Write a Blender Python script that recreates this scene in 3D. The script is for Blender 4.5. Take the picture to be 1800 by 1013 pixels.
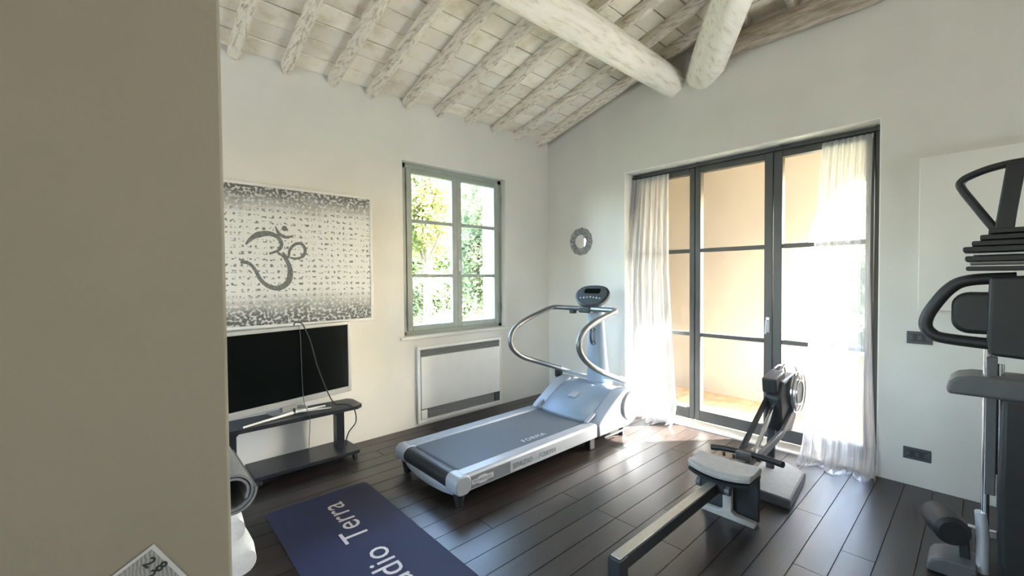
import bpy, bmesh, math, random
from mathutils import Vector, Matrix

random.seed(7)
sc = bpy.context.scene
for o in list(bpy.data.objects):
    bpy.data.objects.remove(o)
COL = sc.collection

# ------------------------------------------------------------------ camera
cd = bpy.data.cameras.new('camera')
cam = bpy.data.objects.new('camera', cd)
COL.objects.link(cam)
R_ = Vector((0.740784872, -0.671699261, -0.007607619))
U_ = Vector((0.020815674, 0.011633899, 0.99971564))
F_ = Vector((0.67141975, 0.74073258, -0.022600089))
m = Matrix((R_, U_, -F_)).transposed().to_4x4()
m.translation = Vector((-3.919, -3.642, 1.42))
cam.matrix_world = m
cd.sensor_width = 36.0
cd.lens = 751.0 / 1800.0 * 36.0
cd.clip_start = 0.05
sc.camera = cam

# ------------------------------------------------------------------ light
SUN_EL = math.radians(33)
world = bpy.data.worlds.new('sky')
sc.world = world
world.use_nodes = True
wn = world.node_tree
wn.nodes.clear()
wo = wn.nodes.new('ShaderNodeOutputWorld')
bg = wn.nodes.new('ShaderNodeBackground')
sky = wn.nodes.new('ShaderNodeTexSky')
sky.sky_type = 'NISHITA'
sky.sun_disc = False
sky.sun_elevation = SUN_EL
sky.sun_rotation = math.radians(129)
sky.air_density = 1.0
sky.dust_density = 2.0
sky.ozone_density = 1.0
bg.inputs['Strength'].default_value = 1.6
wn.links.new(sky.outputs[0], bg.inputs[0])
wn.links.new(bg.outputs[0], wo.inputs[0])

sd = bpy.data.lights.new('sun', 'SUN')
sd.energy = 44.0
sd.angle = math.radians(0.8)
sd.color = (1.0, 0.98, 0.95)
sun = bpy.data.objects.new('sun', sd)
COL.objects.link(sun)
sdir = Vector((-1, 0.8, -math.hypot(1, 0.8) * math.tan(SUN_EL))).normalized()
sun.rotation_euler = sdir.to_track_quat('-Z', 'Y').to_euler()
sun.location = (8, -8, 9)

def added_fill_light(name, loc, direction, sx, sy, power, color=(0.86, 0.93, 1.0)):
    l = bpy.data.lights.new(name, 'AREA')
    l.shape = 'RECTANGLE'
    l.size = sx
    l.size_y = sy
    l.energy = power
    l.color = color
    o = bpy.data.objects.new(name, l)
    COL.objects.link(o)
    o.location = loc
    o.rotation_euler = Vector(direction).to_track_quat('-Z', 'Z').to_euler()
    return o
# added fill lamps in made-up, out-of-view openings of the left and right walls
added_fill_light('added_fill_side', (-6.45, -1.35, 1.55), (1, 0.1, 0.5), 1.3, 1.3, 14, (0.86, 0.95, 1.0))
added_fill_light('added_fill_right', (-0.02, -5.75, 1.6), (-0.8, 0.8, 1.3), 0.7, 1.2, 37, (0.90, 0.97, 1.0))
added_fill_light('added_fill_rear', (-6.45, -4.6, 1.75), (1, 0, 0), 0.5, 0.9, 3, (1.0, 0.86, 0.66))

sc.view_settings.view_transform = 'Standard'
sc.view_settings.look = 'None'
sc.view_settings.gamma = 1.0
sc.view_settings.use_curve_mapping = False
sc.view_settings.exposure = 1.93

# ------------------------------------------------------------------ helpers
ORI = {}
def catmull(pts, n=6, closed=False):
    P = [Vector(p) for p in pts]
    out = []
    N = len(P)
    for i in range(N if closed else N - 1):
        if closed:
            a, b, c, d = P[(i - 1) % N], P[i], P[(i + 1) % N], P[(i + 2) % N]
        else:
            a, b, c, d = P[max(i - 1, 0)], P[i], P[i + 1], P[min(i + 2, N - 1)]
        for k in range(n):
            t = k / n
            out.append(0.5 * ((2 * b) + (c - a) * t + (2 * a - 5 * b + 4 * c - d) * t * t + (3 * b - a - 3 * c + d) * t ** 3))
    if not closed:
        out.append(P[-1])
    return out

def rrect(cx, cy, w, h, r, n=5):
    pts = []
    r = min(r, w / 2 - 1e-4, h / 2 - 1e-4)
    for (sx, sy, a0) in ((1, 1, 0), (-1, 1, 90), (-1, -1, 180), (1, -1, 270)):
        for k in range(n + 1):
            a = math.radians(a0 + 90 * k / n)
            pts.append((cx + sx * (w / 2 - r) + r * math.cos(a), cy + sy * (h / 2 - r) + r * math.sin(a)))
    return pts

class MB:
    def __init__(self):
        self.v = []
        self.f = []
    def add(self, vs, fs):
        b = len(self.v)
        self.v += [Vector(p) for p in vs]
        self.f += [tuple(i + b for i in q) for q in fs]
        return self
    def box(self, x0, x1, y0, y1, z0, z1, rot=None, piv=None):
        vs = [Vector((x, y, z)) for x in (x0, x1) for y in (y0, y1) for z in (z0, z1)]
        if rot is not None:
            pv = Vector(piv) if piv is not None else Vector(((x0 + x1) / 2, (y0 + y1) / 2, (z0 + z1) / 2))
            vs = [rot @ (p - pv) + pv for p in vs]
        return self.add(vs, [(0, 1, 3, 2), (4, 6, 7, 5), (0, 4, 5, 1), (2, 3, 7, 6), (0, 2, 6, 4), (1, 5, 7, 3)])
    def loft(self, rings, closed=False, caps=True):
        n = len(rings[0])
        vs = [p for r in rings for p in r]
        fs = []
        M = len(rings)
        for i in range(M if closed else M - 1):
            j = (i + 1) % M
            for k in range(n):
                l = (k + 1) % n
                fs.append((i * n + k, i * n + l, j * n + l, j * n + k))
        if caps and not closed:
            fs.append(tuple(range(n - 1, -1, -1)))
            fs.append(tuple((M - 1) * n + k for k in range(n)))
        return self.add(vs, fs)
    def tube(self, pts, r, n=10, closed=False, sq=None):
        P = [Vector(p) for p in pts]
        N = len(P)
        rad = r if isinstance(r, (list, tuple)) else [r] * N
        T = []
        for i in range(N):
            if closed:
                t = P[(i + 1) % N] - P[i - 1]
            else:
                t = P[min(i + 1, N - 1)] - P[max(i - 1, 0)]
            T.append(t.normalized())
        ref = Vector((0, 0, 1)) if abs(T[0].z) < 0.9 else Vector((1, 0, 0))
        u = T[0].cross(ref).normalized()
        rings = []
        for i in range(N):
            u = (u - T[i] * u.dot(T[i])).normalized()
            w = T[i].cross(u)
            ring = []
            for k in range(n):
                a = 2 * math.pi * k / n
                s = sq if sq else (1, 1)
                ring.append(P[i] + (u * math.cos(a) * s[0] + w * math.sin(a) * s[1]) * rad[i])
            rings.append(ring)
        return self.loft(rings, closed=closed)
    def cyl(self, p0, p1, r0, r1=None, n=18):
        return self.tube([p0, p1], [r0, r0 if r1 is None else r1], n=n)
    def bar(self, p0, p1, w, h, up=(0, 0, 1)):
        p0, p1 = Vector(p0), Vector(p1)
        t = (p1 - p0).normalized()
        s = t.cross(Vector(up)).normalized()
        q = s.cross(t)
        rings = [[p + s * (a * w / 2) + q * (b * h / 2) for a, b in ((-1, -1), (1, -1), (1, 1), (-1, 1))] for p in (p0, p1)]
        return self.loft(rings)
    def prism(self, poly, axis, a0, a1):
        def P(c, a):
            if axis == 'x': return (a, c[0], c[1])
            if axis == 'y': return (c[0], a, c[1])
            return (c[0], c[1], a)
        return self.loft([[P(c, a0) for c in poly], [P(c, a1) for c in poly]])
    def lathe(self, prof, c, axis, n=32):
        # prof: (radius, along); axis vector
        ax = Vector(axis).normalized()
        ref = Vector((0, 0, 1)) if abs(ax.z) < 0.9 else Vector((1, 0, 0))
        u = ax.cross(ref).normalized()
        w = ax.cross(u)
        c = Vector(c)
        rings = []
        for k in range(n):
            a = 2 * math.pi * k / n
            d = u * math.cos(a) + w * math.sin(a)
            rings.append([c + d * r + ax * h for r, h in prof])
        vs = [p for q in rings for p in q]
        L = len(prof)
        fs = []
        for k in range(n):
            l = (k + 1) % n
            for i in range(L - 1):
                fs.append((k * L + i, l * L + i, l * L + i + 1, k * L + i + 1))
        return self.add(vs, fs)
    def blob(self, c, r, e=1.0, n=12, mth=20):
        c = Vector(c)
        def sp(x):
            return math.copysign(abs(x) ** e, x)
        rings = []
        for i in range(1, n):
            th = math.pi * i / n
            rings.append([c + Vector((r[0] * sp(math.sin(th)) * sp(math.cos(2 * math.pi * k / mth)),
                                      r[1] * sp(math.sin(th)) * sp(math.sin(2 * math.pi * k / mth)),
                                      r[2] * sp(math.cos(th)))) for k in range(mth)])
        return self.loft(rings)
    def rot(self, M, piv):
        pv = Vector(piv)
        self.v = [M @ (p - pv) + pv for p in self.v]
        return self
    def build(self, name, mat, parent=None, bevel=0.0, smooth=35, origin=None, seg=2):
        me = bpy.data.meshes.new(name)
        if parent is not None:
            o0 = ORI[parent.name]
        else:
            if origin is None:
                xs = [p.x for p in self.v]; ys = [p.y for p in self.v]; zs = [p.z for p in self.v]
                origin = Vector(((min(xs) + max(xs)) / 2, (min(ys) + max(ys)) / 2, min(zs)))
            o0 = Vector(origin)
        me.from_pydata([tuple(p - o0) for p in self.v], [], self.f)
        bm = bmesh.new()
        bm.from_mesh(me)
        bmesh.ops.recalc_face_normals(bm, faces=bm.faces)
        bm.to_mesh(me)
        bm.free()
        if smooth:
            for p in me.polygons:
                p.use_smooth = True
            me.set_sharp_from_angle(angle=math.radians(smooth))
        me.materials.append(mat)
        o = bpy.data.objects.new(name, me)
        COL.objects.link(o)
        if parent is not None:
            o.parent = parent
        else:
            o.location = o0
        ORI[o.name] = o0
        if bevel:
            b = o.modifiers.new('bevel', 'BEVEL')
            b.width = bevel
            b.segments = seg
            b.limit_method = 'ANGLE'
            b.angle_limit = math.radians(40)
        return o

def tag(o, label=None, cat=None, group=None, kind=None):
    if label: o['label'] = label
    if cat: o['category'] = cat
    if group: o['group'] = group
    if kind: o['kind'] = kind
    return o

def thing(name, loc, label=None, cat=None, kind=None, group=None):
    o = bpy.data.objects.new(name, None)
    COL.objects.link(o)
    o.location = loc
    o.empty_display_size = 0.1
    ORI[o.name] = Vector(loc)
    return tag(o, label, cat, group, kind)

def text_mesh(name, body, size, origin, xdir, ydir, mat, parent, shear=0.0, spacing=1.0, bold=0.0, thick=0.0006):
    cu = bpy.data.curves.new(name, 'FONT')
    cu.body = body
    cu.size = size
    cu.shear = shear
    cu.space_character = spacing
    cu.offset = bold
    cu.extrude = thick
    cu.resolution_u = 3
    t = bpy.data.objects.new(name, cu)
    COL.objects.link(t)
    bpy.context.view_layer.update()
    me = bpy.data.meshes.new_from_object(t.evaluated_get(bpy.context.evaluated_depsgraph_get()))
    bpy.data.objects.remove(t)
    x = Vector(xdir).normalized(); y = Vector(ydir).normalized(); z = x.cross(y)
    M = Matrix((x, y, z)).transposed().to_4x4()
    M.translation = Vector(origin) - ORI[parent.name]
    me.transform(M)
    me.materials.clear()
    me.materials.append(mat)
    me.name = name
    o = bpy.data.objects.new(name, me)
    COL.objects.link(o)
    o.parent = parent
    ORI[o.name] = ORI[parent.name]
    return o

# ------------------------------------------------------------------ materials
def new_mat(name):
    mt = bpy.data.materials.new(name)
    mt.use_nodes = True
    nt = mt.node_tree
    b = nt.nodes['Principled BSDF']
    return mt, nt, b

def setp(b, color=None, rough=None, metal=None, spec=None, coat=None, coat_rough=None):
    if color is not None: b.inputs['Base Color'].default_value = (*color, 1)
    if rough is not None: b.inputs['Roughness'].default_value = rough
    if metal is not None: b.inputs['Metallic'].default_value = metal
    if spec is not None: b.inputs['Specular IOR Level'].default_value = spec
    if coat is not None: b.inputs['Coat Weight'].default_value = coat
    if coat_rough is not None: b.inputs['Coat Roughness'].default_value = coat_rough

def simple(name, color, rough=0.5, metal=0.0, var=0.06, nscale=12.0, bump=0.0, bscale=60.0, spec=None, coat=None, stretch=None, rand=0.0):
    mt, nt, b = new_mat(name)
    setp(b, color, rough, metal, spec, coat)
    geo = nt.nodes.new('ShaderNodeNewGeometry')
    mp = nt.nodes.new('ShaderNodeMapping')
    if stretch: mp.inputs['Scale'].default_value = stretch
    nt.links.new(geo.outputs['Position'], mp.inputs[0])
    if var or rand:
        nz = nt.nodes.new('ShaderNodeTexNoise')
        nz.inputs['Scale'].default_value = nscale
        nz.inputs['Detail'].default_value = 6
        nt.links.new(mp.outputs[0], nz.inputs[0])
        mr = nt.nodes.new('ShaderNodeMapRange')
        mr.inputs[1].default_value = 0.3
        mr.inputs[2].default_value = 0.7
        mr.inputs[3].default_value = 1 - var
        mr.inputs[4].default_value = 1 + var
        nt.links.new(nz.outputs[0], mr.inputs[0])
        val = mr.outputs[0]
        if rand:
            oi = nt.nodes.new('ShaderNodeObjectInfo')
            m2 = nt.nodes.new('ShaderNodeMapRange')
            m2.inputs[3].default_value = 1 - rand
            m2.inputs[4].default_value = 1 + rand
            nt.links.new(oi.outputs['Random'], m2.inputs[0])
            ml = nt.nodes.new('ShaderNodeMath'); ml.operation = 'MULTIPLY'
            nt.links.new(val, ml.inputs[0]); nt.links.new(m2.outputs[0], ml.inputs[1])
            val = ml.outputs[0]
        vm = nt.nodes.new('ShaderNodeVectorMath'); vm.operation = 'SCALE'
        vm.inputs[0].default_value = color
        nt.links.new(val, vm.inputs['Scale'])
        nt.links.new(vm.outputs[0], b.inputs['Base Color'])
    if bump:
        n2 = nt.nodes.new('ShaderNodeTexNoise')
        n2.inputs['Scale'].default_value = bscale
        n2.inputs['Detail'].default_value = 4
        nt.links.new(mp.outputs[0], n2.inputs[0])
        bp = nt.nodes.new('ShaderNodeBump')
        bp.inputs['Strength'].default_value = bump
        bp.inputs['Distance'].default_value = 0.01
        nt.links.new(n2.outputs[0], bp.inputs['Height'])
        nt.links.new(bp.outputs[0], b.inputs['Normal'])
    return mt

def ramped(name, c0, c1, p0, p1, nscale, stretch, rough=0.7, bump=0.3, c2=None, dist=0.01, rand=0.0):
    """two or three tone procedural wood / brick"""
    mt, nt, b = new_mat(name)
    setp(b, c0, rough)
    geo = nt.nodes.new('ShaderNodeNewGeometry')
    mp = nt.nodes.new('ShaderNodeMapping')
    mp.inputs['Scale'].default_value = stretch
    nt.links.new(geo.outputs['Position'], mp.inputs[0])
    nz = nt.nodes.new('ShaderNodeTexNoise')
    nz.inputs['Scale'].default_value = nscale
    nz.inputs['Detail'].default_value = 7
    nz.inputs['Roughness'].default_value = 0.62
    nt.links.new(mp.outputs[0], nz.inputs[0])
    cr = nt.nodes.new('ShaderNodeValToRGB')
    cr.color_ramp.elements[0].position = p0
    cr.color_ramp.elements[0].color = (*c0, 1)
    cr.color_ramp.elements[1].position = p1
    cr.color_ramp.elements[1].color = (*c1, 1)
    if c2:
        e = cr.color_ramp.elements.new(min(0.98, p1 + 0.15)); e.color = (*c2, 1)
    nt.links.new(nz.outputs[0], cr.inputs[0])
    outc = cr.outputs[0]
    if rand:
        oi = nt.nodes.new('ShaderNodeObjectInfo')
        m2 = nt.nodes.new('ShaderNodeMapRange')
        m2.inputs[3].default_value = 1 - rand
        m2.inputs[4].default_value = 1 + rand
        nt.links.new(oi.outputs['Random'], m2.inputs[0])
        vm = nt.nodes.new('ShaderNodeVectorMath'); vm.operation = 'SCALE'
        nt.links.new(outc, vm.inputs[0]); nt.links.new(m2.outputs[0], vm.inputs['Scale'])
        outc = vm.outputs[0]
    nt.links.new(outc, b.inputs['Base Color'])
    bp = nt.nodes.new('ShaderNodeBump')
    bp.inputs['Strength'].default_value = bump
    bp.inputs['Distance'].default_value = dist
    nt.links.new(nz.outputs[0], bp.inputs['Height'])
    nt.links.new(bp.outputs[0], b.inputs['Normal'])
    return mt

M = {}
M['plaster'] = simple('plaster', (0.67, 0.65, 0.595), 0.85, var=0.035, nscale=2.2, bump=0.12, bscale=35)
M['shaded_tan_plaster'] = simple('shaded_tan_plaster', (0.375, 0.325, 0.243), 0.85, var=0.03, nscale=2.2, bump=0.12, bscale=35)  # darker tan plaster; the partition's shade is put into this colour
M['terrace_plaster'] = simple('terrace_plaster', (0.43, 0.385, 0.325), 0.9, var=0.05, nscale=1.5, bump=0.1, bscale=25)
M['outer_plaster'] = simple('outer_plaster', (0.72, 0.66, 0.54), 0.9, var=0.05, nscale=1.5)
M['rafter'] = ramped('whitewashed_rafter', (0.34, 0.265, 0.19), (0.76, 0.69, 0.58), 0.30, 0.50, 9.0, (6, 1.0, 6), 0.85, 0.5, c2=(0.78, 0.72, 0.62))
M['log'] = ramped('whitewashed_log', (0.55, 0.47, 0.36), (0.84, 0.78, 0.67), 0.26, 0.46, 5.0, (1.0, 5, 5), 0.85, 0.5, c2=(0.88, 0.83, 0.74))
M['plate_beam'] = ramped('brown_beam', (0.26, 0.20, 0.15), (0.52, 0.44, 0.36), 0.35, 0.65, 5.0, (6, 1.0, 6), 0.85, 0.5)
M['brick_tile'] = ramped('whitewashed_tile', (0.70, 0.61, 0.48), (0.88, 0.81, 0.69), 0.30, 0.50, 6.0, (1, 1, 1), 0.9, 0.5, c2=(0.88, 0.83, 0.74), rand=0.09)
M['mortar'] = simple('mortar', (0.10, 0.08, 0.06), 0.95, var=0.1)
M['plank'] = None
mt, nt, b = new_mat('dark_floorboard')
setp(b, (0.02, 0.014, 0.01), 0.30, spec=0.8)
geo = nt.nodes.new('ShaderNodeNewGeometry'); mp = nt.nodes.new('ShaderNodeMapping')
mp.inputs['Scale'].default_value = (0.6, 9, 1)
nt.links.new(geo.outputs['Position'], mp.inputs[0])
oi = nt.nodes.new('ShaderNodeObjectInfo')
cmb = nt.nodes.new('ShaderNodeCombineXYZ')
mlt = nt.nodes.new('ShaderNodeMath'); mlt.operation = 'MULTIPLY'; mlt.inputs[1].default_value = 40
nt.links.new(oi.outputs['Random'], mlt.inputs[0]); nt.links.new(mlt.outputs[0], cmb.inputs[2])
va = nt.nodes.new('ShaderNodeVectorMath'); va.operation = 'ADD'
nt.links.new(mp.outputs[0], va.inputs[0]); nt.links.new(cmb.outputs[0], va.inputs[1])
nz = nt.nodes.new('ShaderNodeTexNoise'); nz.inputs['Scale'].default_value = 7; nz.inputs['Detail'].default_value = 8; nz.inputs['Roughness'].default_value = 0.65
nt.links.new(va.outputs[0], nz.inputs[0])
cr = nt.nodes.new('ShaderNodeValToRGB')
cr.color_ramp.elements[0].position = 0.3; cr.color_ramp.elements[0].color = (0.008, 0.006, 0.0055, 1)
cr.color_ramp.elements[1].position = 0.75; cr.color_ramp.elements[1].color = (0.034, 0.023, 0.018, 1)
nt.links.new(nz.outputs[0], cr.inputs[0])
mr = nt.nodes.new('ShaderNodeMapRange'); mr.inputs[3].default_value = 0.7; mr.inputs[4].default_value = 1.5
nt.links.new(oi.outputs['Random'], mr.inputs[0])
vs_ = nt.nodes.new('ShaderNodeVectorMath'); vs_.operation = 'SCALE'
nt.links.new(cr.outputs[0], vs_.inputs[0]); nt.links.new(mr.outputs[0], vs_.inputs['Scale'])
nt.links.new(vs_.outputs[0], b.inputs['Base Color'])
m3 = nt.nodes.new('ShaderNodeMapRange'); m3.inputs[3].default_value = 0.24; m3.inputs[4].default_value = 0.42
nt.links.new(nz.outputs[0], m3.inputs[0]); nt.links.new(m3.outputs[0], b.inputs['Roughness'])
bp = nt.nodes.new('ShaderNodeBump'); bp.inputs['Strength'].default_value = 0.12; bp.inputs['Distance'].default_value = 0.004
nt.links.new(nz.outputs[0], bp.inputs['Height']); nt.links.new(bp.outputs[0], b.inputs['Normal'])
M['plank'] = mt

M['window_paint'] = simple('window_paint', (0.33, 0.36, 0.31), 0.45, var=0.08, nscale=8)
M['door_paint'] = simple('door_paint', (0.065, 0.067, 0.064), 0.4, var=0.08, nscale=8)
M['white_paint'] = simple('white_paint', (0.84, 0.82, 0.76), 0.6, var=0.03)
M['white_stone'] = simple('pale_stone', (0.70, 0.66, 0.58), 0.6, var=0.06, nscale=7)
M['terracotta'] = ramped('terracotta', (0.56, 0.33, 0.20), (0.72, 0.50, 0.34), 0.3, 0.65, 7.0, (1, 1, 1), 0.8, 0.2, rand=0.2)
M['grout'] = simple('grout', (0.42, 0.34, 0.26), 0.95, var=0.1)
M['chrome'] = simple('chrome', (0.75, 0.76, 0.77), 0.18, 1.0, var=0.0)
M['steel_rail'] = simple('grey_tube', (0.17, 0.18, 0.185), 0.36, 0.6, var=0.02)
M['silver'] = simple('silver_plastic', (0.38, 0.41, 0.44), 0.38, 0.25, var=0.02)
M['silver_blue'] = simple('blue_grey_plastic', (0.25, 0.31, 0.37), 0.42, 0.1, var=0.02)
M['pale_plastic'] = simple('pale_plastic', (0.62, 0.63, 0.62), 0.4, var=0.02)
M['cap_grey'] = simple('cap_grey', (0.30, 0.30, 0.33), 0.45, var=0.02)
M['belt'] = simple('belt_rubber', (0.085, 0.105, 0.125), 0.55, var=0.12, nscale=300, bump=0.15, bscale=500)
M['black'] = simple('black_plastic', (0.018, 0.02, 0.022), 0.42, var=0.05)
M['gym_black'] = simple('gym_black', (0.020, 0.023, 0.024), 0.5, var=0.1, nscale=20, bump=0.05, bscale=200)
M['vinyl'] = simple('grey_vinyl', (0.11, 0.115, 0.115), 0.45, var=0.08, nscale=20, bump=0.08, bscale=180)
M['dark_blue_lam'] = simple('black_laminate', (0.015, 0.018, 0.022), 0.35, var=0.08)
M['screen'] = simple('tv_screen', (0.003, 0.0045, 0.004), 0.16, var=0.0, spec=0.12)
M['tv_frame'] = simple('tv_frame', (0.38, 0.385, 0.38), 0.35, 0.2, var=0.02)
M['white_enamel'] = simple('white_enamel', (0.72, 0.71, 0.67), 0.4, var=0.02)
M['grille'] = simple('grille_grey', (0.22, 0.225, 0.22), 0.5, var=0.03)
M['frame_white'] = simple('picture_frame_white', (0.70, 0.69, 0.65), 0.5, var=0.03)
M['mat_navy'] = simple('mat_navy', (0.011, 0.017, 0.062), 0.62, var=0.1, nscale=60, bump=0.2, bscale=300)
M['mat_print'] = simple('mat_print', (0.62, 0.58, 0.58), 0.6, var=0.03)
M['roll_mat'] = simple('roll_mat', (0.20, 0.21, 0.215), 0.8, var=0.12, nscale=80, bump=0.2, bscale=260)
M['towel'] = simple('white_towel', (0.80, 0.80, 0.79), 0.95, var=0.05, nscale=40, bump=0.5, bscale=260)
M['seat_foam'] = simple('seat_top', (0.36, 0.35, 0.32), 0.55, var=0.08, nscale=40, bump=0.1, bscale=200)
M['rail_top'] = simple('rail_top', (0.50, 0.48, 0.42), 0.3, 0.6, var=0.1, nscale=30, stretch=(1, 20, 1))
M['pale_leg'] = simple('pale_leg', (0.42, 0.41, 0.37), 0.5, var=0.05)
M['ink'] = simple('ink', (0.05, 0.052, 0.05), 0.6, var=0.2, nscale=120)
M['ink_grey'] = simple('ink_grey', (0.15, 0.155, 0.15), 0.7, var=0.35, nscale=90)
M['badge'] = simple('badge_silver', (0.62, 0.64, 0.66), 0.3, 0.4, var=0.02)
M['letter_dark'] = simple('letter_dark', (0.14, 0.16, 0.18), 0.5, var=0.02)
M['letter_light'] = simple('letter_light', (0.50, 0.54, 0.58), 0.5, var=0.02)
M['plate'] = simple('switch_plate', (0.045, 0.055, 0.06), 0.4, var=0.04)
M['panel'] = simple('canvas_panel', (0.70, 0.68, 0.62), 0.8, var=0.02, nscale=3)
M['bark'] = ramped('bark', (0.10, 0.07, 0.05), (0.22, 0.17, 0.12), 0.3, 0.7, 8, (4, 4, 1), 0.9, 0.6)
M['ground'] = ramped('garden_ground', (0.035, 0.06, 0.015), (0.09, 0.11, 0.04), 0.35, 0.65, 3, (1, 1, 1), 0.95, 0.3)
M['silver_frame'] = simple('mirror_frame', (0.30, 0.31, 0.30), 0.35, 0.7, var=0.45, nscale=60, bump=0.7, bscale=70)
M['mirror'] = simple('mirror_glass', (0.92, 0.93, 0.93), 0.02, 1.0, var=0.0)

def leaf_mat(name, c0, c1):
    mt, nt, b = new_mat(name)
    out = nt.nodes['Material Output']
    geo = nt.nodes.new('ShaderNodeNewGeometry')
    nz = nt.nodes.new('ShaderNodeTexNoise'); nz.inputs['Scale'].default_value = 2.2; nz.inputs['Detail'].default_value = 5
    nt.links.new(geo.outputs['Position'], nz.inputs[0])
    cr = nt.nodes.new('ShaderNodeValToRGB')
    cr.color_ramp.elements[0].position = 0.35; cr.color_ramp.elements[0].color = (*c0, 1)
    cr.color_ramp.elements[1].position = 0.65; cr.color_ramp.elements[1].color = (*c1, 1)
    nt.links.new(nz.outputs[0], cr.inputs[0])
    nt.links.new(cr.outputs[0], b.inputs['Base Color'])
    b.inputs['Roughness'].default_value = 0.6
    tr = nt.nodes.new('ShaderNodeBsdfTranslucent')
    nt.links.new(cr.outputs[0], tr.inputs[0])
    mx = nt.nodes.new('ShaderNodeMixShader'); mx.inputs[0].default_value = 0.5
    nt.links.new(b.outputs[0], mx.inputs[1]); nt.links.new(tr.outputs[0], mx.inputs[2])
    nt.links.new(mx.outputs[0], out.inputs[0])
    return mt
M['leaf_yellow'] = leaf_mat('leaf_yellow', (0.17, 0.20, 0.06), (0.44, 0.42, 0.19))
M['leaf_green'] = leaf_mat('leaf_green', (0.12, 0.17, 0.09), (0.34, 0.39, 0.24))
M['leaf_dark'] = leaf_mat('leaf_dark', (0.07, 0.14, 0.05), (0.22, 0.32, 0.12))

mt, nt, b = new_mat('window_glass')
out = nt.nodes['Material Output']
tp = nt.nodes.new('ShaderNodeBsdfTransparent'); tp.inputs[0].default_value = (0.96, 0.975, 0.97, 1)
gl = nt.nodes.new('ShaderNodeBsdfGlossy'); gl.inputs['Roughness'].default_value = 0.02
fr = nt.nodes.new('ShaderNodeFresnel'); fr.inputs[0].default_value = 1.2
mx = nt.nodes.new('ShaderNodeMixShader')
nt.links.new(fr.outputs[0], mx.inputs[0]); nt.links.new(tp.outputs[0], mx.inputs[1]); nt.links.new(gl.outputs[0], mx.inputs[2])
nt.links.new(mx.outputs[0], out.inputs[0])
M['glass'] = mt

mt, nt, b = new_mat('sheer_voile')
out = nt.nodes['Material Output']
tl = nt.nodes.new('ShaderNodeBsdfTranslucent'); tl.inputs[0].default_value = (0.58, 0.59, 0.61, 1)
df = nt.nodes.new('ShaderNodeBsdfDiffuse'); df.inputs[0].default_value = (0.80, 0.81, 0.82, 1)
m1 = nt.nodes.new('ShaderNodeMixShader'); m1.inputs[0].default_value = 0.45
nt.links.new(tl.outputs[0], m1.inputs[1]); nt.links.new(df.outputs[0], m1.inputs[2])
tp = nt.nodes.new('ShaderNodeBsdfTransparent')
geo = nt.nodes.new('ShaderNodeNewGeometry'); mp = nt.nodes.new('ShaderNodeMapping'); mp.inputs['Scale'].default_value = (1, 60, 2)
nt.links.new(geo.outputs['Position'], mp.inputs[0])
nz = nt.nodes.new('ShaderNodeTexNoise'); nz.inputs['Scale'].default_value = 1.5; nz.inputs['Detail'].default_value = 4
nt.links.new(mp.outputs[0], nz.inputs[0])
mr = nt.nodes.new('ShaderNodeMapRange'); mr.inputs[1].default_value = 0.3; mr.inputs[2].default_value = 0.7; mr.inputs[3].default_value = 0.60; mr.inputs[4].default_value = 0.90
nt.links.new(nz.outputs[0], mr.inputs[0])
m2 = nt.nodes.new('ShaderNodeMixShader')
nt.links.new(mr.outputs[0], m2.inputs[0]); nt.links.new(tp.outputs[0], m2.inputs[1]); nt.links.new(m1.outputs[0], m2.inputs[2])
nt.links.new(m2.outputs[0], out.inputs[0])
M['voile'] = mt

# picture print: rows of small script, grey ink bands at top and bottom
mt, nt, b = new_mat('script_print')
setp(b, (0.7, 0.7, 0.68), 0.35)
geo = nt.nodes.new('ShaderNodeNewGeometry')
sep = nt.nodes.new('ShaderNodeSeparateXYZ'); nt.links.new(geo.outputs['Position'], sep.inputs[0])
def mnode(op, a=None, bb=None, c=None):
    n = nt.nodes.new('ShaderNodeMath'); n.operation = op
    for i, q in enumerate((a, bb, c)):
        if q is None: continue
        if isinstance(q, (int, float)): n.inputs[i].default_value = q
        else: nt.links.new(q, n.inputs[i])
    return n.outputs[0]
X, Z = sep.outputs[0], sep.outputs[2]
v = mnode('DIVIDE', mnode('SUBTRACT', Z, 1.07), 1.06)
d = mnode('ABSOLUTE', mnode('SUBTRACT', v, 0.52))
low_noise = nt.nodes.new('ShaderNodeTexNoise'); low_noise.inputs['Scale'].default_value = 5; low_noise.inputs['Detail'].default_value = 5
nt.links.new(geo.outputs['Position'], low_noise.inputs[0])
d2 = mnode('ADD', d, mnode('MULTIPLY', mnode('SUBTRACT', low_noise.outputs[0], 0.5), 0.16))
er = nt.nodes.new('ShaderNodeMapRange'); er.interpolation_type = 'SMOOTHSTEP'
er.inputs[1].default_value = 0.24; er.inputs[2].default_value = 0.48
nt.links.new(d2, er.inputs[0])
edge = er.outputs[0]
rows = mnode('SINE', mnode('MULTIPLY', Z, 2 * math.pi / 0.046))
rowm = nt.nodes.new('ShaderNodeMapRange'); rowm.inputs[1].default_value = -0.35; rowm.inputs[2].default_value = 0.35
nt.links.new(rows, rowm.inputs[0])
mp = nt.nodes.new('ShaderNodeMapping'); mp.inputs['Scale'].default_value = (34, 1, 40)
nt.links.new(geo.outputs['Position'], mp.inputs[0])
gn = nt.nodes.new('ShaderNodeTexNoise'); gn.inputs['Scale'].default_value = 1.25; gn.inputs['Detail'].default_value = 2.5
nt.links.new(mp.outputs[0], gn.inputs[0])
gm = nt.nodes.new('ShaderNodeMapRange'); gm.inputs[1].default_value = 0.50; gm.inputs[2].default_value = 0.57
nt.links.new(gn.outputs[0], gm.inputs[0])
cols = mnode('SINE', mnode('MULTIPLY', X, 2 * math.pi / 0.05))
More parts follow.
